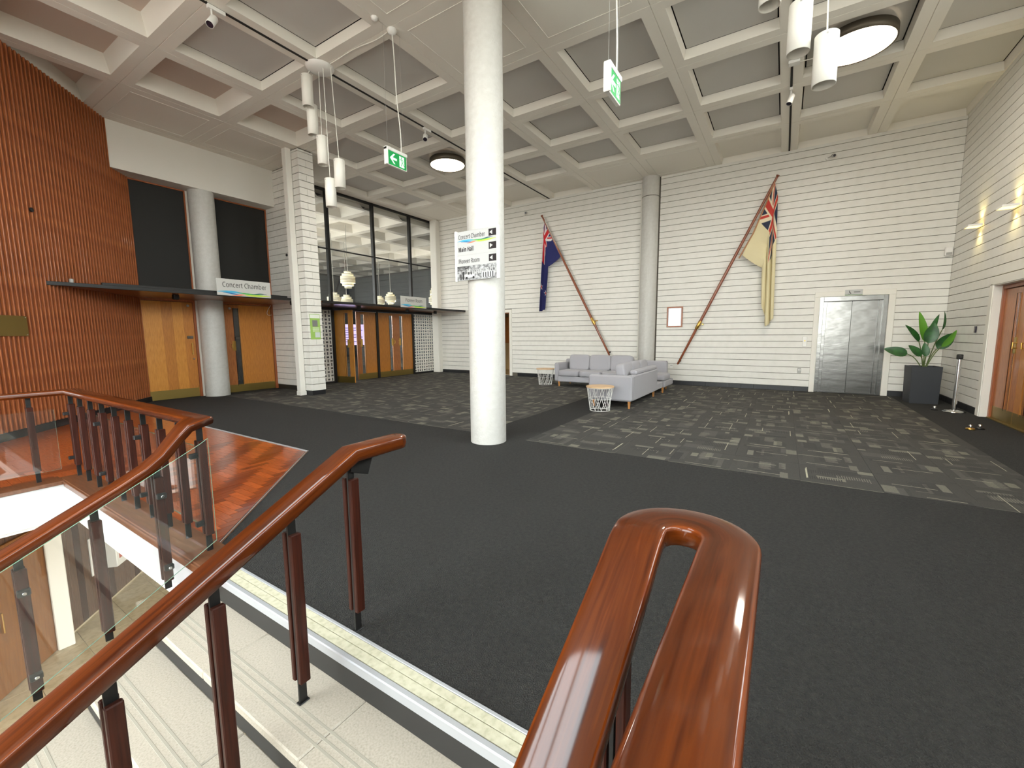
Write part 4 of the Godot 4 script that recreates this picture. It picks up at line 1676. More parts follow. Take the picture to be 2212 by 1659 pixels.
# ------------------------------------------------------------------ lift
func build_lift() -> void:
	var l := struct_node("door_8", "brushed steel lift doors in a white surround at the right of the back wall", "lift")
	boxat("architrave", 0.61, 0.72, 0.0, 2.36, BACK - 0.02, BACK + 0.03, 0.004, M.white, l)
	boxat("architrave", 2.01, 2.13, 0.0, 2.36, BACK - 0.02, BACK + 0.03, 0.004, M.white, l)
	boxat("architrave", 0.61, 2.13, 2.36, 2.48, BACK - 0.02, BACK + 0.03, 0.004, M.white, l)
	boxat("steel_jamb", 0.72, 0.80, 0.0, 2.36, BACK - 0.16, BACK - 0.01, 0.004, M.steel, l)
	boxat("steel_jamb", 1.93, 2.01, 0.0, 2.36, BACK - 0.16, BACK - 0.01, 0.004, M.steel, l)
	boxat("steel_head", 0.80, 1.93, 2.25, 2.36, BACK - 0.16, BACK - 0.01, 0.004, M.steel, l)
	boxat("return", 0.80, 0.87, 0.0, 2.25, BACK - 0.2, BACK - 0.09, 0.003, M.steel, l)
	boxat("return", 1.86, 1.93, 0.0, 2.25, BACK - 0.2, BACK - 0.09, 0.003, M.steel, l)
	boxat("leaf", 0.87, 1.363, 0.01, 2.25, BACK - 0.2, BACK - 0.14, 0.003, M.steel, l)
	boxat("leaf", 1.367, 1.86, 0.01, 2.25, BACK - 0.2, BACK - 0.14, 0.003, M.steel, l)
	boxat("sill", 0.72, 2.01, 0.0, 0.01, BACK - 0.2, BACK + 0.02, 0.002, M.black_metal, l)
	boxat("lift_shaft", 0.70, 2.03, -0.1, 2.4, BACK - 0.6, BACK - 0.36, 0.0, M.gap, l)
	var s := thing("lift_sign", "small white sign with a wheelchair symbol above the lift doors", "sign", Vector3(1.36, 2.44, BACK + 0.034))
	part("plate", box(Vector3(0.33, 0.13, 0.008), 0.002), M.sign_white, s)
	part("colour_band", box(Vector3(0.33, 0.016, 0.009), 0.001), mat(c8(120, 150, 110), 0.6), s, Vector3(0, -0.057, 0.0005))
	var st := mb()                                                           # wheelchair symbol
	cyl(st, Vector3(-0.085, 0.035, 0.0055), 0.009, 0.002, 12, along(Vector3.ZERO, Vector3(0, 0, 1)))
	for k in 14:
		var a0 := -2.6 + k * 0.3
		var c := Vector3(-0.085, -0.012, 0.0055)
		rod(st, c + Vector3(cos(a0), sin(a0), 0) * 0.026, c + Vector3(cos(a0 + 0.3), sin(a0 + 0.3), 0) * 0.026, 0.003, 5)
	rod(st, Vector3(-0.087, 0.024, 0.0055), Vector3(-0.083, -0.006, 0.0055), 0.004, 5)
	rod(st, Vector3(-0.083, -0.006, 0.0055), Vector3(-0.06, -0.008, 0.0055), 0.004, 5)
	rod(st, Vector3(-0.06, -0.008, 0.0055), Vector3(-0.05, -0.034, 0.0055), 0.004, 5)
	part("wheelchair_symbol", st, M.ink, s)
	part("text_line", box(Vector3(0.12, 0.012, 0.002), 0.0), M.ink, s, Vector3(0.06, 0.008, 0.0045))
	var cb := thing("lift_call_plate", "small white lift call plate on the wall left of the lift", "switch", Vector3(0.465, 1.27, BACK + 0.01))
	part("plate", box(Vector3(0.085, 0.25, 0.014), 0.004), M.plastic, cb)
	st = mb()
	cyl(st, Vector3(0, 0.02, 0.009), 0.016, 0.008, 16, along(Vector3.ZERO, Vector3(0, 0, 1)), 0.002)
	part("button", st, M.brass, cb)


func build_right_door() -> void:
	var bk := struct_node("wall_beyond", "dark lobby behind the double door at the right edge", "wall")
	var sb := mb()
	span(sb, RIGHT + 1.6, RIGHT + 1.7, -0.1, 2.6, -11.2, -8.4)
	span(sb, RIGHT + 0.4, RIGHT + 1.7, -0.1, 2.6, -11.3, -11.2)
	span(sb, RIGHT + 0.4, RIGHT + 1.7, -0.1, 2.6, -8.4, -8.3)
	span(sb, RIGHT + 0.4, RIGHT + 1.7, 2.5, 2.6, -11.3, -8.3)
	span(sb, RIGHT + 0.4, RIGHT + 1.7, -0.1, 0.0, -11.3, -8.3)
	part("lobby_shell", sb, M.slat_back, bk)
	var d := struct_node("door_9", "orange timber double door in a white frame at the right edge", "door")
	var x := RIGHT + 0.09
	boxat("architrave", RIGHT - 0.02, RIGHT + 0.03, 0.0, 2.30, -10.80, -10.66, 0.004, M.white, d)
	boxat("architrave", RIGHT - 0.02, RIGHT + 0.03, 2.28, 2.42, -10.80, -8.78, 0.004, M.white, d)
	boxat("architrave", RIGHT - 0.02, RIGHT + 0.03, 0.0, 2.28, -8.92, -8.78, 0.004, M.white, d)
	boxat("lining", RIGHT - 0.01, x + 0.1, 0.0, 2.28, -10.665, -10.64, 0.002, M.white, d)
	boxat("lining", RIGHT - 0.01, x + 0.1, 2.265, 2.29, -10.64, -8.92, 0.002, M.white, d)
	boxat("frame", x, x + 0.1, 0.0, 2.265, -10.64, -10.57, 0.004, M.frame, d)
	boxat("frame", x, x + 0.1, 2.20, 2.265, -10.57, -9.0, 0.004, M.frame, d)
	boxat("frame", x, x + 0.1, 0.0, 2.265, -9.0, -8.92, 0.004, M.frame, d)
	boxat("threshold", x - 0.03, x + 0.1, 0.0, 0.02, -10.57, -9.0, 0.002, M.brass_dull, d)
	for k in 2:
		var lf := Node3D.new()
		lf.name = "leaf"
		d.add_child(lf, true)
		lf.position = Vector3(x + 0.05, 0.02, -10.565 if k == 0 else -9.005)
		lf.scale = Vector3(-1, 1, -1) if k == 0 else Vector3(-1, 1, 1)
		leaf_with_slot(lf, 0.778, 2.17, 0.50, [M.ply_c, M.ply_c] if k == 0 else [M.ply_b, M.ply_b])


# ------------------------------------------------------------------ furniture
func cushion(s: Vector3, r: float) -> Mesh:
	var key := "cu%.3v" % s
	if cache.has(key):
		return cache[key]
	var st := mb()
	st.set_smooth_group(0)
	var n := 12
	# a softly swollen box: superellipsoid
	var f := func(a: float, b: float) -> Vector3:
		var e := r
		var ca := signf(cos(a)) * pow(absf(cos(a)), e)
		var sa := signf(sin(a)) * pow(absf(sin(a)), e)
		var cb := signf(cos(b)) * pow(absf(cos(b)), e)
		var sb := signf(sin(b)) * pow(absf(sin(b)), e)
		return Vector3(ca * cb * s.x / 2, sb * s.y / 2, sa * cb * s.z / 2)
	var na := 32
	var nb := 16
	for i in na:
		for j in nb:
			var a0 := TAU * i / na
			var a1 := TAU * (i + 1) / na
			var b0 := -PI / 2 + PI * j / nb
			var b1 := -PI / 2 + PI * (j + 1) / nb
			var p0: Vector3 = f.call(a0, b0)
			var p1: Vector3 = f.call(a1, b0)
			var p2: Vector3 = f.call(a1, b1)
			var p3: Vector3 = f.call(a0, b1)
			if j > 0:
				oq3(st, p0, p1, p2)
			if j < nb - 1:
				oq3(st, p0, p2, p3)
	st.generate_normals()
	cache[key] = st.commit()
	return cache[key]


func oq3(st: SurfaceTool, a: Vector3, b: Vector3, c: Vector3) -> void:
	if (b - a).cross(c - a).dot(a + b + c) < 0:
		tri(st, a, c, b)
	else:
		tri(st, a, b, c)


func build_sofa() -> void:
	var s := thing("corner_sofa", "large pale grey fabric corner sofa with wooden legs against the back wall", "sofa")
	var f: Material = M.sofa
	# long run along the back wall
	boxat("base", -5.42, -2.44, 0.15, 0.31, -11.88, -10.94, 0.02, f, s)
	boxat("arm", -5.57, -5.43, 0.15, 0.68, -11.88, -11.02, 0.03, f, s)
	boxat("back_frame", -5.57, -2.60, 0.30, 0.76, -11.98, -11.80, 0.03, f, s)
	for k in 3:
		part("seat_cushion", cushion(Vector3(0.655, 0.17, 0.74), 0.30), f, s, Vector3(-5.10 + k * 0.65, 0.395, -11.27))
		var o := part("back_cushion", cushion(Vector3(0.64, 0.46, 0.22), 0.34), f, s, Vector3(-5.02 + k * 0.63, 0.67, -11.63))
		o.rotation.x = -0.15
	# the end of the run shows beyond the side part
	part("seat_cushion", cushion(Vector3(0.62, 0.17, 0.74), 0.30), f, s, Vector3(-2.75, 0.395, -11.27))
	# side part towards the viewer
	boxat("base", -3.37, -2.48, 0.15, 0.31, -10.90, -8.40, 0.02, f, s)
	boxat("arm", -3.38, -2.47, 0.15, 0.665, -8.42, -8.26, 0.03, f, s)
	boxat("back_frame", -2.62, -2.47, 0.15, 0.665, -10.30, -8.40, 0.02, f, s)
	boxat("back_roll", -2.63, -2.48, 0.66, 0.755, -10.30, -8.62, 0.03, f, s)
	for k in 3:
		var o := part("back_cushion", cushion(Vector3(0.22, 0.46, 0.60), 0.34), f, s, Vector3(-2.78, 0.66, -8.78 - k * 0.6))
		o.rotation.z = 0.15
		part("seat_cushion", cushion(Vector3(0.66, 0.17, 0.64), 0.30), f, s, Vector3(-3.05, 0.395, -8.75 - k * 0.64))
	for p in [[-5.42, -11.05], [-4.6, -11.75], [-2.53, -8.32], [-3.28, -8.34], [-2.54, -10.24], [-2.50, -10.99], [-5.42, -11.8], [-2.6, -11.8]]:
		var st := mb()
		lathe(st, [Vector2(0.022, 0.0), Vector2(0.034, 0.15), Vector2(0.001, 0.15)], 4, Vector3.ZERO, Basis(Vector3.UP, PI / 4), false)
		part("leg", st, M.leg, s, Vector3(p[0], 0.0, p[1]))


func wire_table(at: Vector3, label: String, turn: float) -> void:
	var t := thing("side_table", label, "table", at, turn, "white wire basket side tables")
	var st := mb()
	cyl(st, Vector3(0, 0.475, 0), 0.272, 0.022, 48, Basis(), 0.004)
	part("tabletop", st, M.table_top, t)
	var R := 0.255
	var r := 0.19
	var P := func(k: float, h: float) -> Vector3:
		var a := TAU * k / 10.0
		var q := lerpf(r, R, h)
		return Vector3(cos(a) * q, 0.02 + h * 0.44, sin(a) * q)
	for e in [[r, 0.012, "base_ring"], [lerpf(r, R, 0.5), 0.24, "middle_ring"], [R, 0.455, "top_ring"]]:
		var pts := []
		for k in 33:
			pts.append(Vector3(cos(TAU * k / 32) * e[0], e[1], sin(TAU * k / 32) * e[0]))
		st = mb()
		tube(st, pts, 0.006 if e[2] != "middle_ring" else 0.004, 6)
		part(e[2], st, M.plastic, t)
	for k in 10:
		for way in [[k, k + 1.0], [k + 1.0, k]]:
			st = mb()
			rod(st, P.call(way[0], 0.0), P.call(way[1], 1.0), 0.004, 6)
			part("wire", st, M.plastic, t)
		if k % 2 == 0:
			st = mb()
			rod(st, P.call(k + 0.5, 0.0), P.call(k + 0.5, 1.0), 0.0035, 6)
			part("wire", st, M.plastic, t)


func build_tables() -> void:
	wire_table(Vector3(-2.97, 0.004, -7.86), "white wire basket side table with wooden top in front of the sofa's near arm", 0.2)
	wire_table(Vector3(-5.96, 0.004, -11.2), "white wire basket side table with wooden top beside the sofa's far arm", 0.7)


# ------------------------------------------------------------------ plant
func leaf_mesh(l: float, w: float, bend: float) -> SurfaceTool:
	# blade along +y, face +z, gently folded along the midrib and arched back
	var st := mb()
	st.set_smooth_group(0)
	var n := 12
	var rows := []
	for i in n + 1:
		var t := float(i) / n
		var hw := w / 2 * pow(sin(PI * pow(t, 0.75)), 0.7) if i > 0 and i < n else 0.002
		var z := -bend * t * t
		rows.append([Vector3(-hw, t * l, z + hw * 0.35), Vector3(0, t * l, z), Vector3(hw, t * l, z + hw * 0.35)])
	for d in [0.0, -0.003]:
		for i in n:
			for k in 2:
				var o := Vector3(0, 0, d)
				if d == 0.0:
					quad(st, rows[i][k], rows[i][k + 1], rows[i + 1][k + 1], rows[i + 1][k])
				else:
					quad(st, rows[i][k + 1] + o, rows[i][k] + o, rows[i + 1][k] + o, rows[i + 1][k + 1] + o)
	return st


func build_planter() -> void:
	var pl := thing("planter", "tall square dark grey planter in the corner beside the lift", "planter", Vector3(2.53, 0.0, -12.2), 0.06)
	var st := mb()
	var top := 0.24
	var bot := 0.225
	var h := 0.775
	for k in 4:
		var a := k * PI / 2
		var bsn := Basis(Vector3.UP, a)
		quad(st, bsn * Vector3(-bot, 0, bot), bsn * Vector3(bot, 0, bot), bsn * Vector3(top, h, top), bsn * Vector3(-top, h, top))
		quad(st, bsn * Vector3(-top, h, top), bsn * Vector3(top, h, top), bsn * Vector3(top - 0.03, h, top - 0.03), bsn * Vector3(-top + 0.03, h, top - 0.03))
		quad(st, bsn * Vector3(top - 0.03, h, top - 0.03), bsn * Vector3(top - 0.03, h - 0.06, top - 0.03), bsn * Vector3(-top + 0.03, h - 0.06, top - 0.03), bsn * Vector3(-top + 0.03, h, top - 0.03))
	quad(st, Vector3(-bot, 0, -bot), Vector3(bot, 0, -bot), Vector3(bot, 0, bot), Vector3(-bot, 0, bot))
	part("pot", st, M.planter, pl)
	part("soil", box(Vector3(0.41, 0.02, 0.41), 0.0), M.soil, pl, Vector3(0, h - 0.06, 0))
	var p := thing("plant", "broad leaved green plant growing in the square dark planter", "plant", Vector3(2.56, 0.727, -12.2))
	# base point, tip of stalk, leaf tip, width, turn of the face, material
	var L := [
		[Vector3(-0.05, 0.56, 0.02), Vector3(-0.16, 1.19, 0.05), 0.15, 0.2, "new"],
		[Vector3(0.0, 0.55, 0.05), Vector3(0.09, 1.13, 0.05), 0.13, -0.9, "old"],
		[Vector3(-0.02, 0.53, 0.14), Vector3(0.05, 0.95, 0.16), 0.23, -0.1, "old"],
		[Vector3(-0.14, 0.56, 0.02), Vector3(-0.35, 0.93, 0.06), 0.15, 0.5, "old"],
		[Vector3(0.22, 0.80, -0.1), Vector3(0.28, 1.18, -0.12), 0.10, 0.9, "old"],
		[Vector3(0.13, 0.42, 0.10), Vector3(0.37, 0.74, 0.10), 0.22, 0.0, "old"],
		[Vector3(0.18, 0.46, 0.16), Vector3(0.40, 0.78, 0.18), 0.14, 0.6, "new"],
		[Vector3(-0.32, 0.30, 0.12), Vector3(-0.70, 0.42, 0.16), 0.20, 0.0, "old"],
		[Vector3(-0.12, 0.26, 0.16), Vector3(-0.30, 0.50, 0.18), 0.16, 0.2, "old"],
		[Vector3(-0.04, 0.26, 0.18), Vector3(-0.08, 0.54, 0.20), 0.13, -0.2, "old"],
	]
	for e in L:
		var b: Vector3 = e[0]
		var t: Vector3 = e[1]
		var bs := along(b, t)
		# put the face towards +z as far as the leaf's way allows
		var y := bs.y
		var z := (Vector3(0.1, 0.25, 1.0) - y * Vector3(0.1, 0.25, 1.0).dot(y)).normalized()
		z = z.rotated(y, e[3])
		var o := part("leaf", leaf_mesh((t - b).length(), e[2], 0.05), M.leaf if e[4] == "old" else M.leaf_new, p)
		o.transform = Transform3D(Basis(y.cross(z), y, z), b)
		st = mb()
		var root := Vector3(b.x * 0.12 - 0.02, 0.0, b.z * 0.2)
		var pts := []
		for k in 9:
			var u := k / 8.0
			pts.append(root.lerp(b, u) + Vector3(0, 0.06 * sin(u * PI), 0))
		tube(st, pts, 0.009, 7)
		part("stalk", st, M.stem, p)


func build_barrier_and_stops() -> void:
	var b := thing("barrier_post", "chrome barrier post with black head standing beside the planter", "post", Vector3(2.77, 0.0, -11.03))
	var st := mb()
	lathe(st, [Vector2(0.001, 0.0), Vector2(0.16, 0.0), Vector2(0.16, 0.012), Vector2(0.13, 0.024), Vector2(0.05, 0.04), Vector2(0.001, 0.042)], 40)
	part("base", st, M.chrome, b)
	st = mb()
	cyl(st, Vector3(0, 0.51, 0), 0.033, 0.95, 24)
	part("tube", st, M.chrome, b)
	st = mb()
	cyl(st, Vector3(0, 1.03, 0), 0.045, 0.095, 20, Basis(), 0.01)
	part("head", st, M.black, b)
	st = mb()
	span(st, -0.02, 0.02, 1.0, 1.05, 0.035, 0.055, 0.004)
	part("belt_slot", st, M.black_metal, b)
	var lab := ["dark and chrome door stop on the carpet, left of the barrier post", "brass topped door stop on the carpet, nearer of the pair by the double door", "dark round door stop on the carpet, beside the brass topped one"]
	var at := [Vector3(2.53, 0.0, -11.13), Vector3(2.50, 0.0, -9.15), Vector3(2.63, 0.0, -9.25)]
	for k in 3:
		var d := thing("door_stop", lab[k], "door stop", at[k], 0.0, "door stops on the carpet")
		st = mb()
		lathe(st, [Vector2(0.001, 0), Vector2(0.055, 0), Vector2(0.052, 0.02), Vector2(0.025, 0.03), Vector2(0.001, 0.03)], 20)
		part("stop_base", st, M.black_metal if k != 1 else M.brass, d)
		st = mb()
		lathe(st, [Vector2(0.018, 0.03), Vector2(0.022, 0.06), Vector2(0.015, 0.075), Vector2(0.001, 0.078)], 16)
		part("stop_knob", st, M.chrome, d)


# ------------------------------------------------------------------ flags
func flag_cloth(S0: Vector2, S1: Vector2, K0: Vector2, K1: Vector2, E0: Vector2, E1: Vector2, Em: Vector2, z: float, waves: float, amp: float) -> SurfaceTool:
	var nu := 44
	var nv := 36
	var P := func(u: float, v: float) -> Vector3:
		var s := S0.lerp(S1, v)
		var k := K0.lerp(K1, v)
		var e := E0.lerp(Em, v * 2.0) if v < 0.5 else Em.lerp(E1, v * 2.0 - 1.0)
		var p: Vector2
		var kn := 0.25
		if u < kn:
			var t := u / kn
			var mid := s.lerp(k, 0.5) + Vector2(0, -0.05 * v)
			p = s.lerp(mid, t).lerp(mid.lerp(k, t), t)
		else:
			p = k.lerp(e, (u - kn) / (1.0 - kn))
		var f := clampf(u * 2.5, 0.0, 1.0)
		var dz := amp * f * sin(v * PI * waves + 0.6 * u) + 0.012 * sin(v * 23.0 + u * 6.0) * f
		var dx := 0.018 * f * cos(v * PI * waves * 1.0 + 1.1 * u)
		return Vector3(p.x + dx, p.y, z + dz)
	var st := mb()
	st.set_smooth_group(0)
	for i in nu:
		for j in nv:
			var u0 := float(i) / nu
			var u1 := float(i + 1) / nu
			var v0 := float(j) / nv
			var v1 := float(j + 1) / nv
			quv(st, [P.call(u0, v1), P.call(u1, v1), P.call(u1, v0), P.call(u0, v0)], [Vector2(u0, v1), Vector2(u1, v1), Vector2(u1, v0), Vector2(u0, v0)])
	return st


func build_flags() -> void:
	var specs := [
		["dark wooden flagpole leaning on the back wall with the blue flag, foot behind the sofa", Vector3(-6.985, 5.40, -12.88), Vector3(-4.58, 0.83, -12.90), 0.81],
		["dark wooden flagpole leaning on the back wall with the cream flag", Vector3(-0.345, 5.36, -12.88), Vector3(-2.54, 0.61, -12.90), 0.735]]
	for k in 2:
		var s: Array = specs[k]
		var p := thing("flagpole", s[0], "flagpole", Vector3.ZERO, 0.0, "flagpoles leaning on the back wall")
		var a: Vector3 = s[2]
		var b: Vector3 = s[1]
		var st := mb()
		var bs := along(a, b)
		var ln := (b - a).length()
		lathe(st, [Vector2(0.016, 0), Vector2(0.028, 0.02), Vector2(0.038, ln * 0.25), Vector2(0.038, ln * 0.5), Vector2(0.026, ln - 0.03), Vector2(0.026, ln), Vector2(0.001, ln)], 14, a, bs)
		part("shaft", st, M.pole, p)
		st = mb()
		lathe(st, [Vector2(0.022, 0.0), Vector2(0.04, 0.012), Vector2(0.04, 0.03), Vector2(0.001, 0.036)], 14, b, bs)
		part("truck", st, M.pole, p)
		var c := a.lerp(b, 0.235)
		st = mb()
		lathe(st, [Vector2(0.040, -0.12), Vector2(0.047, -0.11), Vector2(0.047, 0.11), Vector2(0.040, 0.12)], 16, c, bs)
		part("brass_sleeve", st, M.brass, p)
		st = mb()
		span(st, c.x - 0.03, c.x + 0.03, c.y - 0.03, c.y + 0.03, BACK + 0.001, c.z - 0.02, 0.004)
		cyl(st, Vector3(c.x + 0.1, c.y + 0.02, BACK + 0.1), 0.022, 0.05, 12, along(Vector3.ZERO, Vector3(0, 0, 1)), 0.004)
		part("wall_bracket", st, M.brass, p)
		st = mb()
		var f := a.lerp(b, 0.02)
		span(st, f.x - 0.02, f.x + 0.02, f.y - 0.02, f.y + 0.02, BACK + 0.001, f.z - 0.01, 0.003)
		part("foot_bracket", st, M.black_metal, p)
	var fl := thing("flag", "blue flag with stars and a union canton hanging folded from its pole", "flag", Vector3.ZERO, 0.0, "flags on the back wall")
	part("cloth", flag_cloth(Vector2(-6.88, 5.24), Vector2(-6.26, 4.05), Vector2(-6.93, 5.0), Vector2(-6.76, 3.74), Vector2(-7.06, 2.28), Vector2(-6.86, 2.36), Vector2(-6.97, 2.30), -12.87, 4.0, 0.05), M.flag_blue, fl)
	var st2 := mb()
	rod(st2, Vector3(-6.88, 5.24, -12.87), Vector3(-6.26, 4.05, -12.87), 0.012, 6)
	part("hoist_tape", st2, M.white, fl)
	var f2 := thing("flag", "faded cream flag with a union canton hanging folded from its pole", "flag", Vector3.ZERO, 0.0, "flags on the back wall")
	part("cloth", flag_cloth(Vector2(-0.39, 5.22), Vector2(-1.02, 3.52), Vector2(-0.32, 4.9), Vector2(-0.55, 3.16), Vector2(-0.25, 1.86), Vector2(-0.53, 2.30), Vector2(-0.40, 1.66), -12.87, 5.0, 0.05), M.flag_cream, f2)
	st2 = mb()
	tube(st2, [Vector3(-0.39, 5.24, -12.87), Vector3(-0.56, 4.72, -12.86), Vector3(-0.80, 4.05, -12.86), Vector3(-1.10, 3.45, -12.87)], 0.016, 6)
	part("hoist_tape", st2, M.flag_tape, f2)


# ------------------------------------------------------------------ things on the walls
func build_wall_things() -> void:
	var z := BACK
	var pf := thing("picture_frame", "small wooden picture frame with pale glazed sheet between column and flagpole", "picture", Vector3(-2.70, 1.975, z + 0.002))
	for e in [[0, 0.275, 0.44, 0.042], [0, -0.275, 0.44, 0.042]]:
		part("frame_rail", box(Vector3(e[2], e[3], 0.03), 0.006), M.frame, pf, Vector3(e[0], e[1], 0.015))
	for e in [-0.199, 0.199]:
		part("frame_stile", box(Vector3(0.042, 0.508, 0.03), 0.006), M.frame, pf, Vector3(e, 0, 0.015))
	part("sheet", box(Vector3(0.36, 0.51, 0.008), 0.0), M.paper, pf, Vector3(0, 0, 0.008))
	var lab := ["blank white wall plate low on the back wall, left of a pair", "white double socket plate low on the back wall, right of a pair", "grey socket plate low on the back wall left of the lift"]
	var at := [Vector3(-2.95, 0.545, z), Vector3(-2.745, 0.545, z), Vector3(0.39, 0.528, z)]
	for k in 3:
		var o := thing("socket", lab[k], "socket", at[k], 0.0, "wall plates low on the back wall")
		part("plate", box(Vector3(0.08, 0.13, 0.012), 0.003), M.plastic if k < 2 else M.plastic_grey, o, Vector3(0, 0, 0.007))
		if k != 0:
			part("rocker", box(Vector3(0.02, 0.03, 0.006), 0.001), M.plastic_grey if k == 1 else M.plastic, o, Vector3(-0.015, 0.02, 0.015))
			part("rocker", box(Vector3(0.02, 0.03, 0.006), 0.001), M.plastic_grey if k == 1 else M.plastic, o, Vector3(0.018, 0.02, 0.015))
	var cl := ["small wall camera under the ceiling, left of the blue flag", "small wall camera under the ceiling, right of the cream flag"]
	var cp := [Vector3(-7.70, 5.63, z), Vector3(0.71, 5.63, z)]
	for k in 2:
		var c := thing("wall_camera", cl[k], "camera", cp[k], 0.0, "wall cameras under the ceiling")
		var st := mb()
		cyl(st, Vector3(-0.05, 0, 0.02), 0.045, 0.04, 16, along(Vector3.ZERO, Vector3(0, 0, 1)), 0.008)
		part("mount", st, M.plastic, c)
		st = mb()
		rod(st, Vector3(-0.05, 0, 0.03), Vector3(0.02, 0.0, 0.11), 0.014, 8)
		part("arm", st, M.plastic_grey, c)
		st = mb()
		cyl(st, Vector3(0.05, 0, 0.13), 0.04, 0.09, 16, along(Vector3.ZERO, Vector3(0.3, -0.3, 1)), 0.012)
		part("camera_body", st, M.plastic_grey, c)
		st = mb()
		cyl(st, Vector3(0.065, -0.014, 0.175), 0.026, 0.01, 14, along(Vector3.ZERO, Vector3(0.3, -0.3, 1)))
		part("lens", st, M.dark_lens, c)
	var th := thing("detector", "cream corner detector high where back and right walls meet", "detector", Vector3(2.92, 3.22, z))
	part("detector_body", box(Vector3(0.13, 0.19, 0.07), 0.015), M.plastic, th, Vector3(0, 0, 0.04))
	part("detector_window", box(Vector3(0.09, 0.05, 0.01), 0.004), M.plastic_grey, th, Vector3(0, -0.05, 0.078))
	var rd := thing("card_reader", "small dark reader plate on the right wall beside the double door", "switch", Vector3(RIGHT, 1.53, -11.25))
	part("reader_body", box(Vector3(0.025, 0.12, 0.06), 0.005), M.dark_lens, rd, Vector3(-0.014, 0, 0))
	part("reader_light", box(Vector3(0.004, 0.01, 0.02), 0.0), M.plastic_grey, rd, Vector3(-0.028, 0.03, 0))
	var sl := ["white wall lamp shining up and down, nearer the corner on the right wall", "white wall lamp shining up and down at the right edge of the view"]
	for k in 2:
		var s := thing("wall_lamp", sl[k], "lamp", Vector3(RIGHT, 3.46, -11.62 if k == 0 else -10.15), 0.0, "white wall lamps on the right wall")
		part("back_plate", box(Vector3(0.01, 0.06, 0.16), 0.002), M.plastic, s, Vector3(-0.005, 0, 0))
		var st := mb()
		span(st, -0.20, -0.01, -0.02, 0.02, -0.12, -0.118)
		span(st, -0.20, -0.01, -0.02, 0.02, 0.118, 0.12)
		span(st, -0.202, -0.20, -0.02, 0.02, -0.12, 0.12)
		part("shade", st, M.plastic, s)
		for sy in [-1, 1]:
			part("diffuser", box(Vector3(0.17, 0.004, 0.22), 0.0), M.sconce_glow, s, Vector3(-0.1, sy * 0.014, 0))
			var sp := SpotLight3D.new()
			sp.name = "wall_lamp_light"
			sp.light_color = Color(1.0, 0.92, 0.62)
			sp.light_energy = 0.3
			sp.light_size = 0.03
			sp.spot_angle = 50.0
			sp.spot_range = 12.0
			sp.shadow_enabled = true
			s.add_child(sp, true)
			sp.position = Vector3(-0.09, sy * 0.03, 0)
			sp.rotation.x = PI / 2 * sy
	# cords hanging from the concert canopy
	var st4 := mb()
	var pts := []
	for k in 11:
		var u := k / 10.0
		pts.append(Vector3(-12.35, 2.38 - 0.28 * sin(u * PI * 0.6), -6.62 + 0.12 * sin(u * PI)))
	tube(st4, pts, 0.006, 6)
	tag(obj("cable", st4, M.cable), "loop of pale cable hanging under the concert canopy by the white wall", "cable")


# ------------------------------------------------------------------ signs
func swoosh(parent: Node, w: float, h: float) -> void:
	# flat coloured ribbons printed along the foot of a sign, in the x,y plane
	var cols := [c8(60, 160, 196), c8(40, 110, 160), c8(70, 160, 80), c8(176, 200, 70), c8(216, 120, 84), c8(30, 60, 90)]
	var spans := [[0.0, 0.52, 0.55, 0.95], [0.1, 0.42, 0.35, 0.6], [0.35, 0.85, 0.5, 0.8], [0.45, 1.0, 0.15, 0.55], [0.26, 0.5, 0.05, 0.35], [0.62, 0.92, 0.62, 0.78]]
	for k in 6:
		var e: Array = spans[k]
		var st := mb()
		var n := 10
		var z := 0.0004 * (k + 1)
		for i in n:
			var u0 := float(i) / n
			var u1 := float(i + 1) / n
			var f := func(u: float, top: bool) -> Vector3:
				var x := lerpf(e[0], e[1], u)
				var mid: float = (e[2] + e[3]) / 2 + 0.12 * sin(u * PI * 1.4 + k) - 0.05
				var half: float = (e[3] - e[2]) / 2 * sin(PI * clampf(u, 0.02, 0.98)) + 0.02
				return Vector3((x - 0.5) * w, clampf(mid + (half if top else -half), 0.0, 1.0) * h, z)
			quad(st, f.call(u0, false), f.call(u1, false), f.call(u1, true), f.call(u0, true))
		part("printed_ribbon", st, mat(cols[k], 0.6), parent)


func door_sign(words: String, label: String, z0: float, z1: float) -> void:
	var w := absf(z1 - z0)
	var s := thing("door_sign", label, "sign", Vector3(-10.415, 2.41, (z0 + z1) / 2), PI / 2, "room signs on the canopies")
	part("plate", box(Vector3(w, 0.36, 0.012), 0.002), M.sign_face, s, Vector3(0, 0.18, 0))
	var t := letters(words, 0.0865)
	part("lettering", t, M.ink, s, Vector3(0.01, 0.235, 0.007)).scale = Vector3(1, 1.25, 1)
	var n := Node3D.new()
	n.name = "coloured_band"
	s.add_child(n)
	n.position = Vector3(0, 0.005, 0.0065)
	swoosh(n, w, 0.1)


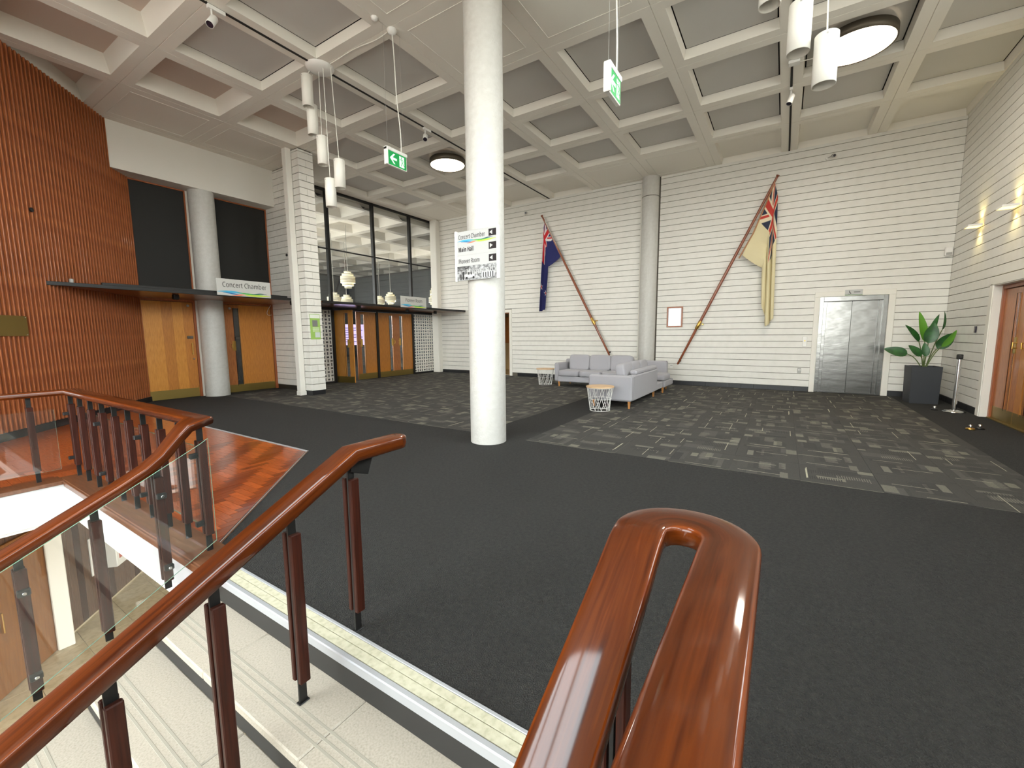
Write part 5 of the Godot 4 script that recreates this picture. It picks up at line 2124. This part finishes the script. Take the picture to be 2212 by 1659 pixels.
func build_signs() -> void:
	door_sign("Concert Chamber", "grey sign reading Concert Chamber standing on the canopy edge", -5.6, -4.45)
	door_sign("Pioneer Room", "grey sign reading Pioneer Room standing on the canopy edge", -10.87, -9.71)
	# directory on the column
	var d := thing("directory_sign", "white directory board with arrows fixed across the main column", "sign", Vector3(-3.395, 2.53, -4.50), 0.0)
	part("board", box(Vector3(0.66, 0.63, 0.02), 0.003), M.sign_white, d)
	for e in [-0.335, 0.335]:
		part("edge_channel", box(Vector3(0.03, 0.65, 0.04), 0.004), M.plastic, d, Vector3(e, 0, 0.004))
	var rows := [["Concert Chamber", 0.245, 400, true, M.ink], ["Main Hall", 0.085, 700, false, M.ink_dark], ["Pioneer Room", -0.065, 400, true, M.ink]]
	for r in rows:
		var t := letters(r[0], 0.0395, "Droid Sans", r[2])
		t.horizontal_alignment = HORIZONTAL_ALIGNMENT_LEFT
		var mi := part("lettering", t, r[4], d)
		var ab := t.get_aabb()
		mi.scale = Vector3(1.0, 1.42, 1.0)
		mi.position = Vector3(-0.29 - ab.position.x, r[1] - ab.get_center().y * 1.42, 0.012)
		part("arrow_tile", box(Vector3(0.115, 0.085, 0.002), 0.0), M.ink_dark, d, Vector3(0.255, r[1] + 0.005, 0.0115))
		var st := mb()
		var dir := -1.0 if r[3] else 1.0
		var ac := Vector3(0.235, r[1] + 0.005, 0.0135)
		oquad(st, [ac + Vector3(dir * 0.025, 0, 0), ac + Vector3(-dir * 0.02, 0.028, 0), ac + Vector3(-dir * 0.02, -0.028, 0)], ac - Vector3(0, 0, 1))
		part("arrow", st, M.sign_white, d)
	part("dividing_line", box(Vector3(0.64, 0.002, 0.002), 0.0), M.plastic_grey, d, Vector3(0, 0.01, 0.0105))
	var n := Node3D.new()
	n.name = "coloured_band"
	d.add_child(n)
	n.position = Vector3(0, 0.155, 0.0108)
	swoosh(n, 0.62, 0.05)
	# the old photograph printed along the foot
	var ph := mat(Color.WHITE, 0.6)
	ph.albedo_texture = ImageTexture.create_from_image(photo_print())
	var st2 := mb()
	quv(st2, [Vector3(-0.32, -0.31, 0.0115), Vector3(0.32, -0.31, 0.0115), Vector3(0.32, -0.13, 0.0115), Vector3(-0.32, -0.13, 0.0115)], [Vector2(0, 1), Vector2(1, 1), Vector2(1, 0), Vector2(0, 0)])
	part("printed_photograph", st2, ph, d)
	var sc := letters("Humanity", 0.075, "Droid Serif", 400, true)
	part("script_lettering", sc, M.sign_white, d, Vector3(0.08, -0.20, 0.013), Vector3(0, 0, 0.05))
	# exit signs
	exit_sign(Vector3(-5.12, 4.16, -4.79), 0.40, 0.25, "green running man exit sign hanging left of the main column")
	exit_sign(Vector3(-1.57, 3.965, -4.37), 0.34, 0.27, "green running man exit sign hanging right of the main column, nearly edge on")


func photo_print() -> Image:
	var im := Image.create(192, 56, false, Image.FORMAT_RGB8)
	var n := FastNoiseLite.new()
	n.seed = 5
	n.frequency = 0.05
	for y in 56:
		for x in 192:
			var v := 0.55 + 0.35 * n.get_noise_2d(x, y * 1.5) + 0.15 * n.get_noise_2d(x * 4, y * 4)
			if x < 60 and y < 18:
				v -= 0.2
			im.set_pixel(x, y, Color(v, v, v))
	# a motor car and two bystanders, in greys
	im.fill_rect(Rect2i(40, 34, 46, 12), Color(0.85, 0.85, 0.85))
	im.fill_rect(Rect2i(52, 24, 22, 12), Color(0.25, 0.25, 0.25))
	im.fill_rect(Rect2i(42, 43, 9, 9), Color(0.1, 0.1, 0.1))
	im.fill_rect(Rect2i(76, 43, 9, 9), Color(0.1, 0.1, 0.1))
	im.fill_rect(Rect2i(26, 22, 8, 32), Color(0.12, 0.12, 0.12))
	im.fill_rect(Rect2i(14, 32, 7, 22), Color(0.18, 0.18, 0.18))
	im.fill_rect(Rect2i(120, 28, 60, 22), Color(0.8, 0.8, 0.8))
	for k in 5:
		im.fill_rect(Rect2i(126 + k * 11, 30, 5, 20), Color(0.22, 0.22, 0.22))
	return im


func exit_sign(at: Vector3, w: float, h: float, label: String) -> void:
	# hangs by cables; the face looks along +x
	var s := thing("exit_sign", label, "sign", at, PI / 2, "hanging exit signs")
	part("sign_body", box(Vector3(w, h, 0.045), 0.006), M.plastic, s)
	part("sign_spine", box(Vector3(w + 0.01, 0.05, 0.07), 0.006), M.plastic, s, Vector3(0, h / 2 - 0.02, 0))
	part("end_cap", box(Vector3(0.03, h, 0.075), 0.008), M.plastic, s, Vector3(-w / 2 + 0.01, 0, 0))
	for side in [1.0, -1.0]:
		var f := Node3D.new()
		f.name = "face"
		s.add_child(f, true)
		f.position = Vector3(0, -0.018, side * 0.0235)
		f.rotation.y = 0.0 if side > 0 else PI
		part("green_panel", box(Vector3(w - 0.03, h - 0.055, 0.003), 0.0), M.exit_green, f)
		var pc := w * 0.23
		part("door_symbol", box(Vector3(w * 0.24, h * 0.62, 0.002), 0.0), M.exit_white, f, Vector3(pc, 0, 0.0025))
		var st := mb()                                                       # arrow: shaft and barbs
		var u := h * 0.26
		var ac := Vector3(-w * 0.18, 0, 0.0026)
		for q in [[Vector3(u, 0.25 * u, 0), Vector3(-0.7 * u, 0.25 * u, 0), Vector3(-0.7 * u, -0.25 * u, 0), Vector3(u, -0.25 * u, 0)], [Vector3(-1.1 * u, 0, 0), Vector3(0, 1.1 * u, 0), Vector3(0.5 * u, 1.1 * u, 0), Vector3(-0.5 * u, 0, 0)], [Vector3(-1.1 * u, 0, 0), Vector3(-0.5 * u, 0, 0), Vector3(0.5 * u, -1.1 * u, 0), Vector3(0, -1.1 * u, 0)]]:
			var g := []
			for v in q:
				g.append(ac + v)
			oquad(st, g, ac - Vector3(0, 0, 1))
		part("arrow", st, M.exit_white, f)
		st = mb()                                                            # the running man
		var k := h * 0.30
		var c := Vector3(pc, 0, 0.0045)
		cyl(st, c + Vector3(-0.1, 0.8, 0) * k, 0.13 * k, 0.002, 12, along(Vector3.ZERO, Vector3(0, 0, 1)))
		for b in [[[-0.05, 0.55], [0.1, 0.0], 0.16], [[0.1, 0.0], [-0.2, -0.8], 0.11], [[0.1, 0.0], [0.35, -0.5], 0.11], [[0.35, -0.5], [0.75, -0.7], 0.09], [[-0.05, 0.5], [-0.4, 0.35], 0.08], [[-0.4, 0.35], [-0.6, 0.45], 0.08], [[0.0, 0.5], [0.35, 0.35], 0.08], [[0.35, 0.35], [0.5, 0.0], 0.08]]:
			var p := c + Vector3(b[0][0], b[0][1], 0) * k
			var q := c + Vector3(b[1][0], b[1][1], 0) * k
			bx(st, (p + q) / 2, Vector3(b[2] * k, (q - p).length() + 0.05 * k, 0.002), 0.0, along(p, q))
		part("running_figure", st, M.exit_green, f)
	var st3 := mb()
	var top := CEIL - at.y
	var pts := []
	for k in 13:
		var t := k / 12.0
		pts.append(Vector3(w * 0.28 - 0.1 * t + 0.02 * sin(t * 9.0) * (1 - t), h / 2 + (top - h / 2) * t, 0))
	tube(st3, pts, 0.008, 6)
	part("power_cable", st3, M.cable, s)
	for e in [-0.4, 0.4]:
		st3 = mb()
		rod(st3, Vector3(w * e, h / 2, 0), Vector3(w * e, top, 0), 0.0015, 4)
		part("hanging_wire", st3, M.plastic_grey, s)
	st3 = mb()
	lathe(st3, [Vector2(0.001, top - 0.07), Vector2(0.05, top - 0.055), Vector2(0.07, top - 0.02), Vector2(0.07, top)], 20, Vector3(w * 0.28 - 0.1, 0, 0))
	part("ceiling_rose", st3, M.plastic, s)


# ------------------------------------------------------------------ things under the ceiling
func pendant_cluster(at: Vector3, cans: Array, label: String) -> void:
	var c := thing("pendant_cluster", label, "lamp", at, 0.0, "white cylinder pendant clusters")
	var st := mb()
	lathe(st, [Vector2(0.001, -0.075), Vector2(0.15, -0.065), Vector2(0.21, -0.035), Vector2(0.225, 0.0)], 40)
	part("ceiling_plate", st, M.plastic, c)
	for q in cans:
		# x, z of the can, top, height
		var r := 0.088
		var n := Node3D.new()
		n.name = "cylinder_shade"
		c.add_child(n, true)
		n.position = Vector3(q[0], q[2] - at.y, q[1])
		st = mb()
		var h: float = q[3]
		lathe(st, [Vector2(r - 0.006, -h + 0.02), Vector2(r - 0.006, -h), Vector2(r, -h), Vector2(r, -0.006), Vector2(r - 0.006, 0.0), Vector2(0.001, 0.0)], 32)
		lathe(st, [Vector2(0.001, -0.1), Vector2(r - 0.007, -0.1), Vector2(r - 0.007, -h)], 32)
		part("can", st, M.white, n)
		st = mb()
		cyl(st, Vector3(0, -0.12, 0), 0.045, 0.03, 16)
		part("bulb", st, M.plastic, n)
		st = mb()
		cyl(st, Vector3(-0.0, -0.03, r), 0.008, 0.006, 8, along(Vector3.ZERO, Vector3(0, 0, 1)))
		part("screw", st, M.plastic_grey, n)
		st = mb()
		rod(st, Vector3.ZERO, Vector3(-q[0] * 0.25, -0.05 - (q[2] - at.y), -q[1] * 0.25), 0.006, 6)
		part("cord", st, M.cable, n)


func led_disc(at: Vector3, r: float, label: String) -> void:
	var l := thing("ceiling_light", label, "lamp", at, 0.0, "round ceiling lights")
	var st := mb()
	lathe(st, [Vector2(r - 0.02, 0.0), Vector2(r, 0.0), Vector2(r, 0.13), Vector2(r - 0.02, 0.13)], 64)
	part("rim", st, M.led_halo, l)
	st = mb()
	cyl(st, Vector3(0, 0.012, 0), r - 0.022, 0.012, 64)
	part("diffuser", st, M.led, l)
	st = mb()
	cyl(st, Vector3(0, 0.12, 0), r - 0.03, 0.02, 48)
	part("back_plate", st, M.plastic, l)
	for e in [[0.3, 0.2], [-0.3, 0.2], [0, -0.35]]:
		st = mb()
		rod(st, Vector3(e[0], 0.12, e[1]), Vector3(e[0], CEIL + 0.15 - at.y, e[1]), 0.01, 6)
		part("hanger", st, M.plastic_grey, l)
	var a := AreaLight3D.new()
	a.name = "ceiling_light_lamp"
	a.light_color = Color(1.0, 0.97, 0.92)
	a.light_energy = 8.0
	a.area_size = Vector2(r * 1.7, r * 1.7)
	a.shadow_enabled = true
	l.add_child(a)
	a.position = Vector3(0, -0.02, 0)
	a.rotation.x = -PI / 2


func track_spot(at: Vector3, aim: Vector3, label: String) -> void:
	var s := thing("track_spotlight", label, "lamp", at, 0.0, "white track spotlights")
	part("adaptor", box(Vector3(0.05, 0.05, 0.22), 0.004), M.plastic, s, Vector3(0, -0.03, 0))
	var st := mb()
	rod(st, Vector3(0, -0.04, 0.06), Vector3(0, -0.16, 0.06), 0.012, 8)
	part("stem", st, M.plastic, s)
	var bs := along(Vector3.ZERO, -aim)
	var c := Vector3(0, -0.2, 0.06)
	st = mb()
	lathe(st, [Vector2(0.044, -0.10), Vector2(0.05, -0.10), Vector2(0.05, 0.07), Vector2(0.04, 0.09), Vector2(0.001, 0.09)], 24, c, bs)
	part("can", st, M.plastic, s)
	st = mb()
	cyl(st, c - bs.y * 0.085, 0.044, 0.01, 20, bs)
	part("lens", st, M.dark_lens, s)


func build_ceiling_things() -> void:
	var z := -4.75
	pendant_cluster(Vector3(-6.81, CEIL, z), [[-0.20, 0.12, 5.86, 0.5], [-0.28, 0.0, 5.46, 0.49], [-0.02, 0.02, 4.88, 0.46], [0.30, -0.06, 4.46, 0.46], [0.17, 0.04, 4.15, 0.46]], "cluster of five white cylinder pendants hanging left of the main column")
	pendant_cluster(Vector3(-0.13, CEIL, z), [[-0.14, 0.0, 4.86, 0.46], [0.10, 0.02, 4.32, 0.40], [0.30, 0.02, 4.0, 0.40]], "cluster of large white cylinder pendants hanging at the upper right")
	led_disc(Vector3(-7.645, 5.90, -8.93), 0.46, "round lit ceiling light partly behind the main column")
	led_disc(Vector3(0.705, 5.90, -8.93), 0.50, "round lit ceiling light at the upper right behind the pendants")
	track_spot(Vector3(GX - 4 * G, CEIL, -3.2), Vector3(0.3, -0.8, 0.5), "white track spotlight on the left track nearest the viewer")
	track_spot(Vector3(GX - 4 * G, CEIL, -7.3), Vector3(0.4, -0.7, 0.5), "white track spotlight on the left track above the exit sign")
	track_spot(Vector3(GX, CEIL, -9.9), Vector3(-0.2, -0.8, 0.3), "white track spotlight on the right track beside the round light")
	var st := mb()
	var pts := []
	for k in 17:
		var t := k / 16.0
		pts.append(Vector3(lerpf(-6.56, -5.2, t), CEIL - 0.012 - 0.01 * sin(t * 9.0), -4.78 + 0.02 * sin(t * 6.0)))
	tube(st, pts, 0.009, 6)
	tag(obj("cable", st, M.cable), "white cable clipped across the ceiling between pendant plate and exit sign", "cable")
	st = mb()
	lathe(st, [Vector2(0.001, -0.05), Vector2(0.04, -0.035), Vector2(0.05, 0.0)], 20, Vector3(-5.14, CEIL, -4.5))
	tag(obj("smoke_detector", st, M.plastic), "small round white detector on the ceiling rib near the main column", "detector")
	var jb := thing("junction_box", "small white junction box with cable under the right track", "fitting", Vector3(-0.1, CEIL - 0.02, -8.9))
	part("box_body", box(Vector3(0.16, 0.05, 0.12), 0.004), M.plastic, jb, Vector3(0, -0.03, 0))
	st = mb()
	tube(st, [Vector3(0.06, -0.04, 0), Vector3(0.25, -0.10, 0.1), Vector3(0.42, -0.02, 0.25), Vector3(0.5, 0.05, 0.3)], 0.008, 6)
	part("box_cable", st, M.cable, jb)
